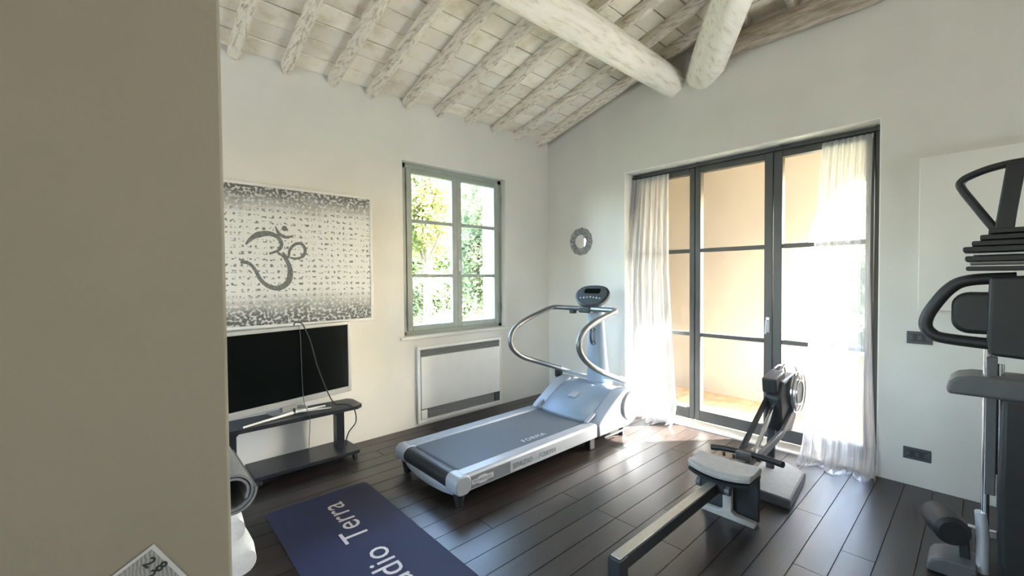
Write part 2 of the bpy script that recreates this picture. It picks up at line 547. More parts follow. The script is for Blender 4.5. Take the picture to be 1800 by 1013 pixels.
colm = nt.nodes.new('ShaderNodeMapRange'); colm.inputs[1].default_value = -0.75; colm.inputs[2].default_value = -0.3
nt.links.new(cols, colm.inputs[0])
glyph = mnode('MULTIPLY', mnode('MULTIPLY', rowm.outputs[0], gm.outputs[0]), colm.outputs[0])
paper = mnode('SUBTRACT', 0.66, mnode('MULTIPLY', glyph, 0.50))
darkp = mnode('ADD', 0.10, mnode('MULTIPLY', gm.outputs[0], 0.42))
tone = mnode('ADD', mnode('MULTIPLY', paper, mnode('SUBTRACT', 1.0, edge)), mnode('MULTIPLY', darkp, edge))
cmb = nt.nodes.new('ShaderNodeCombineColor')
nt.links.new(tone, cmb.inputs[0]); nt.links.new(tone, cmb.inputs[1]); nt.links.new(mnode('MULTIPLY', tone, 0.95), cmb.inputs[2])
nt.links.new(cmb.outputs[0], b.inputs['Base Color'])
M['print'] = mt

# banknote-like printed sheet
mt, nt, b = new_mat('printed_sheet')
setp(b, (0.5, 0.5, 0.44), 0.7)
geo = nt.nodes.new('ShaderNodeNewGeometry')
wv = nt.nodes.new('ShaderNodeTexWave'); wv.inputs['Scale'].default_value = 60; wv.inputs['Distortion'].default_value = 6; wv.inputs['Detail'].default_value = 3
nt.links.new(geo.outputs['Position'], wv.inputs[0])
nz = nt.nodes.new('ShaderNodeTexNoise'); nz.inputs['Scale'].default_value = 30; nz.inputs['Detail'].default_value = 5
nt.links.new(geo.outputs['Position'], nz.inputs[0])
mm = nt.nodes.new('ShaderNodeMath'); mm.operation = 'MULTIPLY'
nt.links.new(wv.outputs[1], mm.inputs[0]); nt.links.new(nz.outputs[0], mm.inputs[1])
cr = nt.nodes.new('ShaderNodeValToRGB')
cr.color_ramp.elements[0].position = 0.05; cr.color_ramp.elements[0].color = (0.46, 0.44, 0.38, 1)
cr.color_ramp.elements[1].position = 0.6; cr.color_ramp.elements[1].color = (0.24, 0.25, 0.26, 1)
nt.links.new(mm.outputs[0], cr.inputs[0]); nt.links.new(cr.outputs[0], b.inputs['Base Color'])
M['sheet'] = mt

# ------------------------------------------------------------------ room shell
WT = 0.42          # wall thickness
SL = 0.25          # roof slope
def zroof(x, y):
    return min(3.10 + SL * -y, 3.56 + SL * -x)

# walls
w = MB()
w.box(-6.5, -1.985, 0, WT, -0.3, 3.3)
w.box(-0.71, WT, 0, WT, -0.3, 3.3)
w.box(-1.985, -0.71, 0, WT, -0.3, 0.875)
w.box(-1.985, -0.71, 0, WT, 2.53, 3.3)
wall_back = tag(w.build('wall_back', M['plaster'], smooth=0), kind='structure')
w = MB()
w.box(0, WT, -1.09, 0, -0.3, 4.2)
w.box(0, WT, -5.4, -3.155, -0.3, 4.2)
w.box(0, WT, -6.2, -6.1, -0.3, 4.2)
w.box(0, WT, -6.1, -5.4, -0.3, 1.0)
w.box(0, WT, -6.1, -5.4, 2.2, 4.2)  # unseen opening below this lintel, added for the right fill lamp
w.box(0, WT, -3.155, -1.09, 2.52, 4.2)
w.box(0, WT, -3.155, -1.09, -0.3, -0.03)
wall_right = tag(w.build('wall_right', M['plaster'], smooth=0), kind='structure')
w = MB()
w.box(-6.8, -6.5, -6.2, -4.85, -0.3, 5.2)
w.box(-6.8, -6.5, -4.35, -2.0, -0.3, 5.2)
w.box(-6.8, -6.5, -4.85, -4.35, -0.3, 1.3)
w.box(-6.8, -6.5, -4.85, -4.35, 2.2, 5.2)  # unseen opening below, added to let fill light in behind the camera side
w.box(-6.8, -6.5, -0.7, WT, -0.3, 5.2)
w.box(-6.8, -6.5, -2.0, -0.7, -0.3, 0.9)
w.box(-6.8, -6.5, -2.0, -0.7, 2.2, 5.2)  # unseen opening below, added for the side fill lamp
tag(w.build('wall_left', M['plaster'], smooth=0), kind='structure')
w = MB()
w.box(-6.8, WT, -6.5, -6.2, -0.3, 5.2)
tag(w.build('wall_front', M['plaster'], smooth=0), kind='structure')
w = MB()
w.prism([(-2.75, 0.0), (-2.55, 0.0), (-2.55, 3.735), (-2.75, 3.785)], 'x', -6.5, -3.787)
tag(w.build('wall_partition', M['shaded_tan_plaster'], bevel=0.006), kind='structure')

# floor with individual boards
f = MB().box(-6.5, 0.0, -6.2, 0.0, -0.3, -0.006)
floor = tag(f.build('floor', M['mortar'], smooth=0, origin=(0, 0, 0)), kind='structure')
pm = MB().box(-0.5, 0.5, -0.5, 0.5, -0.5, 0.5)
PW = 0.1375
plank_meshes = []
def board_mesh(L):
    mbx = MB().box(-L / 2, L / 2, -PW / 2 + 0.0022, PW / 2 - 0.0022, -0.012, 0.0)
    me = bpy.data.meshes.new('plank')
    bmx = bmesh.new()
    vsx = [bmx.verts.new(p) for p in mbx.v]
    for q in mbx.f: bmx.faces.new([vsx[i] for i in q])
    bmesh.ops.recalc_face_normals(bmx, faces=bmx.faces)
    ed = [e for e in bmx.edges if all(vv.co.z > -0.001 for vv in e.verts)]
    bmx.to_mesh(me); bmx.free()
    me.materials.append(M['plank'])
    return me
bcache = {}
def put_board(x0, x1, yc):
    L = round(x1 - x0, 2) - 0.004
    if L not in bcache: bcache[L] = board_mesh(L)
    o = bpy.data.objects.new('plank', bcache[L])
    COL.objects.link(o)
    o.parent = floor
    o.location = ((x0 + x1) / 2, yc, random.uniform(-0.0003, 0.0))
y = -PW / 2
while y > -6.2:
    x = 0.0
    x1 = -random.choice([0.6, 0.9, 1.2, 1.5, 1.8, 2.1])
    while x > -6.49:
        x1 = max(x1, -6.5)
        if x1 < -6.1: x1 = -6.5
        put_board(x1, x, y)
        x = x1
        x1 = x - random.choice([1.5, 1.8, 2.1, 2.4])
    y -= PW

# ceiling: sloping slab with whitewashed tiles, rafters and logs
hipx = lambda xx: 1.84 + xx      # |y| of the hip line at |x|
c = MB()
TH = 0.2
poly_l = [(WT, WT), (WT, -1.42), (0, -1.84), (-4.36, -6.2), (-4.8, -6.64), (-6.9, -6.64), (-6.9, WT)]
c.add([(px, py, 3.112 - SL * py) for px, py in poly_l] + [(px, py, 3.112 - SL * py + TH) for px, py in poly_l],
      [tuple(range(7)), tuple(range(13, 6, -1))] + [(i, (i + 1) % 7, 7 + (i + 1) % 7, 7 + i) for i in range(7)])
poly_r = [(WT, -1.42), (WT, -6.64), (-4.8, -6.64), (-4.36, -6.2), (0, -1.84)]
c.add([(px, py, 3.572 - SL * px) for px, py in poly_r] + [(px, py, 3.572 - SL * px + TH) for px, py in poly_r],
      [tuple(range(5)), tuple(range(9, 4, -1))] + [(i, (i + 1) % 5, 5 + (i + 1) % 5, 5 + i) for i in range(5)])
ceiling = tag(c.build('ceiling', M['mortar'], smooth=0, origin=(0, 0, 3.1)), kind='structure')
RX = [-6.35, -6.0, -5.66, -5.32, -4.98, -4.64, -4.3, -3.965, -3.63, -3.29, -2.955, -2.615, -2.285, -1.93, -1.575, -1.225, -0.872, -0.522, -0.175]
def rough_rod(p0, p1, r, seed, n=9, seg=14, wob=0.07, squash=(1, 1), bend=0.0):
    rnd = random.Random(seed)
    p0, p1 = Vector(p0), Vector(p1)
    t = (p1 - p0).normalized()
    s = t.cross(Vector((0, 0, 1))).normalized()
    q = s.cross(t)
    ph = [rnd.uniform(0, 6.28) for _ in range(6)]
    base = [1 + rnd.uniform(-wob, wob) for _ in range(n)]
    rings = []
    for i in range(seg + 1):
        u = i / seg
        c0 = p0.lerp(p1, u) + s * bend * math.sin(ph[0] + 5 * u) + q * bend * 0.6 * math.sin(ph[1] + 4 * u)
        rr = r * (1 + wob * 0.6 * math.sin(ph[2] + 9 * u))
        ring = []
        for k in range(n):
            a = 2 * math.pi * (k + 0.5) / n
            e = rr * base[k] * (1 + wob * 0.5 * math.sin(ph[3] + 13 * u + 2.1 * k))
            ring.append(c0 + s * math.cos(a) * e * squash[0] + q * math.sin(a) * e * squash[1])
        rings.append(ring)
    return MB().loft(rings)
for i, x in enumerate(RX):
    L = min(hipx(-x), 6.15)
    r = rough_rod((x, 0.06, 3.062 - SL * 0.06), (x, -L, 3.062 + SL * L), 0.051, 100 + i, n=8, seg=22, wob=0.10, squash=(0.92, 1.12), bend=0.008)
    r.build('rafter', M['rafter'], ceiling, smooth=40)
for k in range(11):
    yy = -(2.28 + 0.35 * k)
    if yy < -6.1: break
    xe = -(-yy - 1.84)
    r = rough_rod((0.0, yy, 3.525), (xe, yy, 3.525 - SL * xe), 0.045, 300 + k, n=8, seg=12, wob=0.10, squash=(0.95, 1.1), bend=0.006)
    r.build('rafter', M['rafter'], ceiling, smooth=40)
rough_rod((0.0, -1.615, 3.28), (-6.5, -1.615, 3.28), 0.128, 5, n=18, seg=40, wob=0.05, bend=0.012).build('purlin_log', M['log'], ceiling, smooth=60)
hd = Vector((-0.626, -0.45, 0.15)).normalized()
h0 = Vector((0.06, -1.895, 3.262))
rough_rod(h0, h0 + hd * 2.4, 0.145, 9, n=18, seg=20, wob=0.05, bend=0.01).build('hip_log', M['log'], ceiling, smooth=60)
rough_rod((-0.05, -1.85, 3.40), (-0.05, -6.2, 3.42), 0.10, 17, n=10, seg=30, wob=0.12, squash=(0.8, 1.0), bend=0.012).build('wall_plate_beam', M['plate_beam'], ceiling, smooth=40)
# tiles
tile_cache = {}
def tile_mesh(wd, ln):
    key = (round(wd, 2), round(ln, 3))
    if key not in tile_cache:
        mbx = MB().box(-wd / 2, wd / 2, -ln / 2 + 0.0035, ln / 2 - 0.0035, 0.0, 0.02)
        me = bpy.data.meshes.new('ceiling_tile')
        bmx = bmesh.new()
        vsx = [bmx.verts.new(p) for p in mbx.v]
        for q in mbx.f: bmx.faces.new([vsx[i] for i in q])
        bmesh.ops.recalc_face_normals(bmx, faces=bmx.faces)
        ed = [e for e in bmx.edges if all(vv.co.z < 0.001 for vv in e.verts)]
        bmesh.ops.bevel(bmx, geom=ed, offset=0.004, segments=1, affect='EDGES')
        bmx.to_mesh(me); bmx.free()
        me.materials.append(M['brick_tile'])
        tile_cache[key] = me
    return tile_cache[key]
sa = math.atan(SL)
ROW = 0.168
edges = RX + [0.0]
def clip(poly, fn):
    out_ = []
    for k in range(len(poly)):
        p, q = poly[k], poly[(k + 1) % len(poly)]
        a, b2 = fn(p), fn(q)
        if a <= 0: out_.append(p)
        if (a < 0 < b2) or (b2 < 0 < a):
            t_ = a / (a - b2)
            out_.append((p[0] + (q[0] - p[0]) * t_, p[1] + (q[1] - p[1]) * t_))
    return out_
def cut_tile(poly, zf):
    if len(poly) < 3: return
    cx = sum(p[0] for p in poly) / len(poly); cy = sum(p[1] for p in poly) / len(poly)
    dz = random.uniform(-0.003, 0.002)
    mbx = MB().loft([[(p[0], p[1], zf(p) + dz) for p in poly], [(p[0], p[1], zf(p) + 0.02 + dz) for p in poly]])
    mbx.build('ceiling_tile', M['brick_tile'], ceiling, smooth=0)
zl = lambda p: 3.094 - SL * p[1]
zr = lambda p: 3.554 - SL * p[0]
for a, b_ in zip(edges[:-1], edges[1:]):
    if a < -4.2: continue
    wd = b_ - a
    xc = (a + b_) / 2
    r0 = 0.0
    while r0 < 3.3 and r0 < hipx(-a):
        r1 = r0 + ROW
        if r1 <= hipx(-b_):
            yc = -(r0 + r1) / 2
            o = bpy.data.objects.new('ceiling_tile', tile_mesh(wd, ROW / math.cos(sa)))
            COL.objects.link(o)
            o.parent = ceiling
            o.location = (xc, yc, 3.094 - SL * yc - 3.1 + random.uniform(-0.004, 0.002))
            o.rotation_euler = (-sa + random.uniform(-0.01, 0.01), random.uniform(-0.006, 0.006), 0)
        else:
            pg_ = [(a, -r0 - 0.003), (b_, -r0 - 0.003), (b_, -r1 + 0.003), (a, -r1 + 0.003)]
            cut_tile(clip(pg_, lambda p: -p[1] - hipx(-p[0])), zl)
        r0 = r1
ye = [-1.84] + [-(2.28 + 0.35 * k) for k in range(5)]
for ya_, yb_ in zip(ye[:-1], ye[1:]):
    for k in range(8):
        pg_ = [(-k * ROW - 0.003, ya_), (-k * ROW - 0.003, yb_), (-(k + 1) * ROW + 0.003, yb_), (-(k + 1) * ROW + 0.003, ya_)]
        cut_tile(clip(pg_, lambda p: hipx(-p[0]) + p[1]), zr)

# threshold and terrace beyond the glass door
t = MB().box(0.0, WT, -3.155, -1.09, -0.03, 0.012)
tag(t.build('trim_1', M['white_stone'], bevel=0.004), kind='structure')
TX = 1.5
terrace_floor = tag(MB().box(WT, TX + 0.30, -7.5, 0.12, -0.3, -0.052).build('floor_terrace', M['grout'], smooth=0, origin=(1, -2, -0.05)), kind='structure')
tme = None
for i in range(4):
    for j in range(16):
        x0 = WT + i * 0.27; y0 = -3.6 + j * 0.2 + (0.1 if i % 2 else 0)
        mb_ = MB().box(x0 + 0.004, x0 + 0.266, y0 + 0.004, y0 + 0.196, -0.052, -0.032)
        if tme is None:
            tile_o = mb_.build('floor_tile', M['terracotta'], terrace_floor, smooth=0)
            bp0 = Vector((x0, y0, 0)); tme = tile_o.data
        else:
            o = bpy.data.objects.new('floor_tile', tme); COL.objects.link(o); o.parent = terrace_floor
            o.location = Vector((x0, y0, random.uniform(-0.001, 0.001))) - bp0
# terrace outer wall with arches (y ranges) and parapets
def arch_wall():
    mbw = MB()
    ZT, x0, x1 = 3.0, TX, TX + 0.30
    arches = [(-3.07, 0.69, 1.76), (-4.70, 0.69, 1.76)]
    cur = 0.12
    for yc, r, zs in arches:
        ya, yb = yc + r, yc - r
        mbw.box(x0, x1, ya, cur, -0.3, ZT)
        # parapet
        mbw.box(x0, x1, yb, ya, -0.3, 0.62)
        n = 16
        pts = [(yc + r * math.cos(math.pi * k / n), zs + r * math.sin(math.pi * k / n)) for k in range(n + 1)]
        for k in range(n):
            (y1, z1), (y2, z2) = pts[k], pts[k + 1]
            quad = [(y1, z1), (y2, z2), (y2, ZT), (y1, ZT)]
            mbw.prism(quad, 'x', x0, x1)
        cur = yb
    mbw.box(x0, x1, -7.5, cur, -0.3, ZT)
    mbw.box(WT, x1, 0.12, 0.42, -0.3, ZT)
    return mbw
tag(arch_wall().build('wall_terrace', M['terrace_plaster'], smooth=0), kind='structure')
tag(MB().box(WT, TX + 0.6, -7.5, 0.44, 2.95, 3.1).build('ceiling_terrace', M['outer_plaster'], smooth=0), kind='structure')
g = MB()
g.box(-12, 25, WT + 0.02, 30, -0.6, -0.3)
g.box(TX + 0.31, 25, -25, WT + 0.02, -0.6, -0.3)
tag(g.build('ground', M['ground'], smooth=0), kind='structure')

# ------------------------------------------------------------------ window_1
win = thing('window_1', (-1.35, 0.11, 0.875), kind='structure')
fy0, fy1 = 0.08, 0.145
x0, x1, z0, z1 = -1.985, -0.71, 0.875, 2.53
fm = MB()
fm.box(x0, x0 + 0.075, fy0, fy1, z0, z1); fm.box(x1 - 0.05, x1, fy0, fy1, z0, z1)
fm.box(x0, x1, fy0, fy1, z1 - 0.045, z1); fm.box(x0, x1, fy0, fy1, z0, z0 + 0.04)
fm.build('window_frame', M['window_paint'], win, bevel=0.004)
def casement(xa, xb, handle):
    za, zb = z0 + 0.04, z1 - 0.045
    ya, yb = fy0 - 0.012, fy1 - 0.02
    st = 0.058
    p = MB()
    p.box(xa, xa + st, ya, yb, za, zb); p.box(xb - st, xb, ya, yb, za, zb)
    p.box(xa + st, xb - st, ya, yb, za, za + 0.05); p.box(xa + st, xb - st, ya, yb, zb - 0.045, zb)
    c_ = p.build('casement', M['window_paint'], win, bevel=0.005)
    for zc in (1.985, 1.452):
        MB().box(xa + st, xb - st, ya + 0.006, yb - 0.006, zc - 0.017, zc + 0.017).build('glazing_bar', M['window_paint'], c_, bevel=0.004)
    zz = [za + 0.05, 1.435, 1.469, 1.968, 2.002, zb - 0.045]
    for k in range(3):
        MB().box(xa + st, xb - st, fy0 + 0.018, fy0 + 0.022, zz[2 * k], zz[2 * k + 1]).build('pane', M['glass'], c_, smooth=0)
    if handle:
        h = MB()
        h.box(xa + 0.012, xa + 0.036, ya - 0.008, ya, 1.50, 1.62)
        h.cyl((xa + 0.024, ya, 1.56), (xa + 0.024, ya - 0.04, 1.56), 0.007, n=10)
        h.bar((xa + 0.024, ya - 0.042, 1.565), (xa + 0.024, ya - 0.042, 1.46), 0.016, 0.012, up=(0, 1, 0))
        h.build('handle', M['pale_plastic'], c_, bevel=0.002)
    for zc in (1.1, 2.3):
        hx = xb - 0.004 if handle else xa + 0.004
        MB().cyl((hx, ya - 0.006, zc - 0.035), (hx, ya - 0.006, zc + 0.035), 0.007, n=8).build('hinge', M['window_paint'], c_)
casement(x0 + 0.075, -1.326, False)
casement(-1.326, x1 - 0.05, True)
s_ = MB().box(-2.03, -0.69, -0.03, 0.075, 0.845, 0.876)
s_.build('window_sill', M['plaster'], win, bevel=0.006)

# ------------------------------------------------------------------ door_1: three-leaf french door
door = thing('door_1', (0.12, -2.12, 0.0), kind='structure')
xa, xb = 0.17, 0.24
p = MB()
p.box(xa, xb, -1.15, -1.09, 0.012, 2.52); p.box(xa, xb, -3.155, -3.10, 0.012, 2.52)
p.box(xa, xb, -3.10, -1.15, 2.47, 2.52)
p.build('door_frame', M['door_paint'], door, bevel=0.004)
def leaf(ya, yb, lst, rst, handle):
    # ya > yb ; lst at ya side, rst at yb side
    q = MB()
    za, zb = 0.03, 2.47
    xx0, xx1 = xa - 0.012, xb - 0.01
    q.box(xx0, xx1, ya - lst, ya - 0.003, za, zb); q.box(xx0, xx1, yb + 0.003, yb + rst, za, zb)
    q.box(xx0, xx1, yb + rst, ya - lst, za, za + 0.105); q.box(xx0, xx1, yb + rst, ya - lst, zb - 0.055, zb)
    lf = q.build('door_leaf', M['door_paint'], door, bevel=0.004)
    for zc in (1.674, 0.864):
        MB().box(xx0 + 0.008, xx1 - 0.008, yb + rst, ya - lst, zc - 0.018, zc + 0.018).build('glazing_bar', M['door_paint'], lf, bevel=0.003)
    zz = [za + 0.105, 0.846, 0.882, 1.656, 1.692, zb - 0.055]
    for k in range(3):
        MB().box(0.198, 0.203, yb + rst, ya - lst, zz[2 * k], zz[2 * k + 1]).build('pane', M['glass'], lf, smooth=0)
    if handle:
        h = MB()
        yc = yb + 0.035
        h.box(xx0 - 0.008, xx0, yc - 0.014, yc + 0.014, 0.94, 1.07)
        h.cyl((xx0, yc, 1.04), (xx0 - 0.045, yc, 1.04), 0.008, n=10)
        h.tube(catmull([(xx0 - 0.045, yc, 1.045), (xx0 - 0.047, yc, 1.0), (xx0 - 0.047, yc + 0.004, 0.93)], 4), 0.0075, n=8)
        h.build('handle', M['badge'], lf, bevel=0.001)
leaf(-1.15, -1.772, 0.05, 0.053, False)
leaf(-1.772, -2.441, 0.053, 0.067, True)
leaf(-2.441, -3.10, 0.067, 0.05, False)

lining = MB()
lining.box(0.0, 0.17, -3.155, -1.09, 2.512, 2.5199)
lining.box(0.0, 0.17, -1.098, -1.0901, 0.012, 2.512)
lining.box(0.0, 0.17, -3.1549, -3.147, 0.012, 2.512)
tag(lining.build('trim_2', M['white_paint'], bevel=0.001), kind='structure')

# curtain rail and two sheer curtains
cr_ = thing('curtain_rail', (0.03, -2.12, 2.44), 'slim dark curtain rail fixed under the lintel above the glass door', 'curtain rail')
MB().box(0.13, 0.15, -3.14, -1.10, 2.470, 2.484).build('track', M['door_paint'], cr_, bevel=0.003)
for yy in (-1.12, -1.8, -2.5, -3.12):
    MB().box(0.135, 0.145, yy - 0.008, yy + 0.008, 2.484, 2.512).build('bracket', M['door_paint'], cr_, bevel=0.002)
def curtain(name, top, mid, bot, nf, seed, label, xin):
    rnd = random.Random(seed)
    ph = [rnd.uniform(0, 6.28) for _ in range(8)]
    NU, NV = 150, 70
    vs = []
    for j in range(NV + 1):
        vv = j / NV
        z = 2.445 * (1 - vv) + 0.004
        ta = vv
        a = (top[0] * (1 - ta) + bot[0] * ta) + (mid[0] - (top[0] + bot[0]) / 2) * 4 * ta * (1 - ta)
        b_ = (top[1] * (1 - ta) + bot[1] * ta) + (mid[1] - (top[1] + bot[1]) / 2) * 4 * ta * (1 - ta)
        for i in range(NU + 1):
            u = i / NU
            amp = 0.014 + 0.016 * vv
            fold = math.sin(2 * math.pi * nf * u + ph[0] + 0.8 * math.sin(3 * vv + ph[1])) + 0.5 * math.sin(2 * math.pi * nf * 1.7 * u + ph[2] + vv * 1.5)
            x = 0.138 - 0.115 * min(1, vv * 2.5) - xin * vv ** 3 + amp * fold * (0.55 + 0.45 * vv)
            yv = a + (b_ - a) * (u + 0.006 * math.sin(2 * math.pi * nf * 2 * u + ph[3]))
            zz = z
            if vv > 0.93:       # hem spreading on the floor
                k = (vv - 0.93) / 0.07
                x -= 0.17 * k * (0.65 + 0.35 * math.sin(2 * math.pi * 2.5 * u + ph[4]))
                zz = 0.008 + (z - 0.004) * (1 - k) ** 2 + 0.03 * (1 + fold) * math.sin(math.pi * min(1, k * 0.9)) * 0.5
            vs.append((x, yv, zz))
    fs = []
    W = NU + 1
    for j in range(NV):
        for i in range(NU):
            fs.append((j * W + i, j * W + i + 1, (j + 1) * W + i + 1, (j + 1) * W + i))
    root = thing(name, (-0.02, (bot[0] + bot[1]) / 2, 0.0), label, 'curtain', group='sheer curtains at the glass door')
    MB().add(vs, fs).build('voile', M['voile'], root, smooth=180)
    tp = MB()
    pts = [(0.138 + 0.014 * 0.55 * math.sin(2 * math.pi * nf * i / 60 + ph[0]), top[0] + (top[1] - top[0]) * i / 60, 2.44) for i in range(61)]
    rings = [[(px - 0.002, py, 2.425), (px + 0.002, py, 2.425), (px + 0.002, py, 2.456), (px - 0.002, py, 2.456)] for px, py, pz in pts]
    tp.loft(rings)
    tp.build('heading_tape', M['voile'], root, smooth=60)
curtain('sheer_curtain', (-1.095, -1.52), (-1.075, -1.60), (-1.07, -1.70), 7.5, 3, 'white sheer curtain beside the treadmill, left of the glass door', 0.05)
curtain('sheer_curtain', (-2.785, -3.095), (-2.74, -3.11), (-2.70, -3.165), 8.5, 8, 'white sheer curtain behind the rowing machine, right of the glass door', 0.05)

# ------------------------------------------------------------------ picture with the Om sign
pic = thing('framed_print', (-3.0, -0.02, 1.06), 'large white-framed canvas print with a grey Om sign over rows of script', 'picture')
px0, px1, pz0, pz1 = -3.70, -2.298, 1.062, 2.138
MB().box(px0 + 0.012, px1 - 0.012, -0.028, -0.002, pz0 + 0.012, pz1 - 0.012).build('canvas', M['print'], pic, smooth=0)
fr = MB()
fr.box(px0, px1, -0.036, -0.001, pz0, pz0 + 0.022); fr.box(px0, px1, -0.036, -0.001, pz1 - 0.022, pz1)
fr.box(px0, px0 + 0.022, -0.036, -0.001, pz0 + 0.022, pz1 - 0.022); fr.box(px1 - 0.022, px1, -0.036, -0.001, pz0 + 0.022, pz1 - 0.022)
fr.build('frame', M['frame_white'], pic, bevel=0.003)
def stroke(mb, pts, widths, y=-0.0292, n=5):
    P = catmull([(a, 0, b_) for a, b_ in pts], n)
    N = len(P)
    L, Rr = [], []
    for i in range(N):
        t = (P[min(i + 1, N - 1)] - P[max(i - 1, 0)]).normalized()
        nn = Vector((-t.z, 0, t.x))
        u = i / (N - 1) * (len(widths) - 1)
        k = min(int(u), len(widths) - 2)
        wv_ = widths[k] + (widths[k + 1] - widths[k]) * (u - k)
        L.append(P[i] + nn * wv_ / 2); Rr.append(P[i] - nn * wv_ / 2)
    vs = []
    for p in L: vs.append((p.x, y, p.z))
    for p in Rr: vs.append((p.x, y, p.z))
    mb.add(vs, [(i, i + 1, N + i + 1, N + i) for i in range(N - 1)])
om = MB()
stroke(om, [(-3.259, 1.683), (-3.224, 1.727), (-3.177, 1.758), (-3.112, 1.771), (-3.057, 1.754), (-3.027, 1.715), (-3.025, 1.681), (-3.047, 1.646), (-3.108, 1.62)], [0.012, 0.045, 0.03, 0.026, 0.014])
stroke(om, [(-3.053, 1.632), (-3.004, 1.596), (-2.974, 1.537), (-2.965, 1.475), (-2.982, 1.405), (-3.04, 1.362), (-3.107, 1.369), (-3.166, 1.421), (-3.205, 1.501), (-3.244, 1.546), (-3.295, 1.555)], [0.014, 0.03, 0.042, 0.04, 0.028, 0.022, 0.026])
stroke(om, [(-3.016, 1.633), (-2.979, 1.593), (-2.965, 1.656), (-2.926, 1.699), (-2.88, 1.704), (-2.854, 1.66), (-2.868, 1.61), (-2.915, 1.588), (-2.966, 1.593)], [0.014, 0.02, 0.024, 0.022, 0.014])
stroke(om, [(-3.062, 1.829), (-3.045, 1.783), (-3.014, 1.757), (-2.976, 1.75), (-2.935, 1.769)], [0.008, 0.022, 0.026, 0.02, 0.006])
om.add([(-3.0 + 0.02 * math.cos(a * math.pi / 8), -0.0292, 1.817 + 0.02 * math.sin(a * math.pi / 8)) for a in range(16)], [tuple(range(16))])
om.build('om_sign', M['ink_grey'], pic, smooth=0)

# ------------------------------------------------------------------ television, stand, cables, tripod
RB = Vector((-2.549, -0.135, 0.50))
td = Vector((-0.979, -0.204, 0))            # along the set, right to left
tn = Vector((0.204, -0.979, 0))             # towards the room
def tvbox(mb, a0, a1, d0, d1, z0_, z1_):
    vs = [RB + td * a + tn * d_ + Vector((0, 0, z - RB.z)) for a in (a0, a1) for d_ in (d0, d1) for z in (z0_, z1_)]
    mb.add(vs, [(0, 1, 3, 2), (4, 6, 7, 5), (0, 4, 5, 1), (2, 3, 7, 6), (0, 2, 6, 4), (1, 5, 7, 3)])
    return mb
tv = thing('television', RB + td * 0.48 + Vector((0, 0, -0.055)), 'flat screen television with black screen and pale frame on wheeled stand', 'television')
TW, TT = 0.99, 1.078
tvbox(MB(), 0.0, TW, -0.045, -0.002, 0.50, TT).build('back_cover', M['tv_frame'], tv, bevel=0.006)
b_ = MB()
tvbox(b_, 0.0, 0.026, 0.0, 0.012, 0.50, TT); tvbox(b_, TW - 0.026, TW, 0.0, 0.012, 0.50, TT)
tvbox(b_, 0.026, TW - 0.026, 0.0, 0.012, 0.50, 0.545); tvbox(b_, 0.026, TW - 0.026, 0.0, 0.012, TT - 0.026, TT)
b_.build('bezel', M['tv_frame'], tv, bevel=0.003)
tvbox(MB(), 0.026, TW - 0.026, 0.0, 0.004, 0.545, TT - 0.026).build('screen', M['screen'], tv, smooth=0)
tvbox(tvbox(MB(), 0.36, 0.62, -0.11, -0.012, 0.4455, 0.458), 0.44, 0.55, -0.06, -0.014, 0.455, 0.51).build('foot', M['tv_frame'], tv, bevel=0.004)

st = thing('tv_stand', (-2.95, -0.22, 0.0), 'black wheeled stand with shelf and base under the television', 'stand')
MB().prism([(-3.52, -0.40), (-2.60, -0.40), (-2.555, -0.365), (-2.555, -0.19), (-2.585, -0.14), (-3.52, -0.14)], 'z', 0.415, 0.4445).build('shelf', M['dark_blue_lam'], st, bevel=0.004)
MB().prism([(-3.30, -0.36), (-2.575, -0.36), (-2.555, -0.34), (-2.57, -0.09), (-2.60, -0.05), (-3.30, -0.05)], 'z', 0.055, 0.082).build('base', M['dark_blue_lam'], st, bevel=0.004)
for xl in (-2.672, -3.405):
    sgn = -1 if xl > -3 else 1
    zb_ = 0.081 if xl > -3 else 0.0
    p = MB().prism([(xl - 0.03, zb_), (xl + 0.03, zb_), (xl + 0.03, 0.416), (xl - 0.03, 0.416)], 'y', -0.23, -0.15)
    p.prism([(xl + sgn * 0.03, 0.345), (xl + sgn * 0.03, 0.416), (xl + sgn * 0.10, 0.416)], 'y', -0.225, -0.155)
    p.build('post', M['dark_blue_lam'], st, bevel=0.003)
for xl, yl in ((-2.60, -0.325), (-2.61, -0.09), (-3.26, -0.325), (-3.26, -0.09)):
    cs = MB().cyl((xl, yl, 0.056), (xl, yl, 0.042), 0.012, n=10)
    ob = cs.build('caster', M['chrome'], st)
    MB().cyl((xl - 0.012, yl, 0.026), (xl + 0.012, yl, 0.026), 0.026, n=16).build('wheel', M['black'], ob)
cb = MB()
tp_ = RB + td * 0.40
cb.tube(catmull([(-2.985, -0.19, 1.03), (-2.985, -0.185, 1.095), (-2.955, -0.24, 1.10), (-2.935, -0.262, 1.06), (-2.90, -0.275, 0.96), (-2.855, -0.285, 0.76), (-2.79, -0.30, 0.56), (-2.745, -0.31, 0.47), (-2.70, -0.30, 0.453), (-2.66, -0.35, 0.452), (-2.635, -0.41, 0.43), (-2.625, -0.418, 0.33), (-2.635, -0.30, 0.22), (-2.63, -0.22, 0.12), (-2.62, -0.2, 0.088)], 6), 0.0045, n=7)
tag(cb.build('black_cable', M['black']), 'dark cable looping from the television top down to the stand shelf', 'cable')
cb = MB()
cb.tube(catmull([(-2.972, -0.245, 1.085), (-2.966, -0.262, 1.0), (-2.962, -0.268, 0.7), (-2.96, -0.30, 0.52), (-2.96, -0.405, 0.46), (-2.955, -0.41, 0.40), (-2.95, -0.36, 0.2), (-2.94, -0.34, 0.09), (-2.93, -0.37, 0.088)], 6), 0.0022, n=6)
tag(cb.build('thin_wire', M['plate']), 'thin wire hanging straight down in front of the black screen', 'wire')
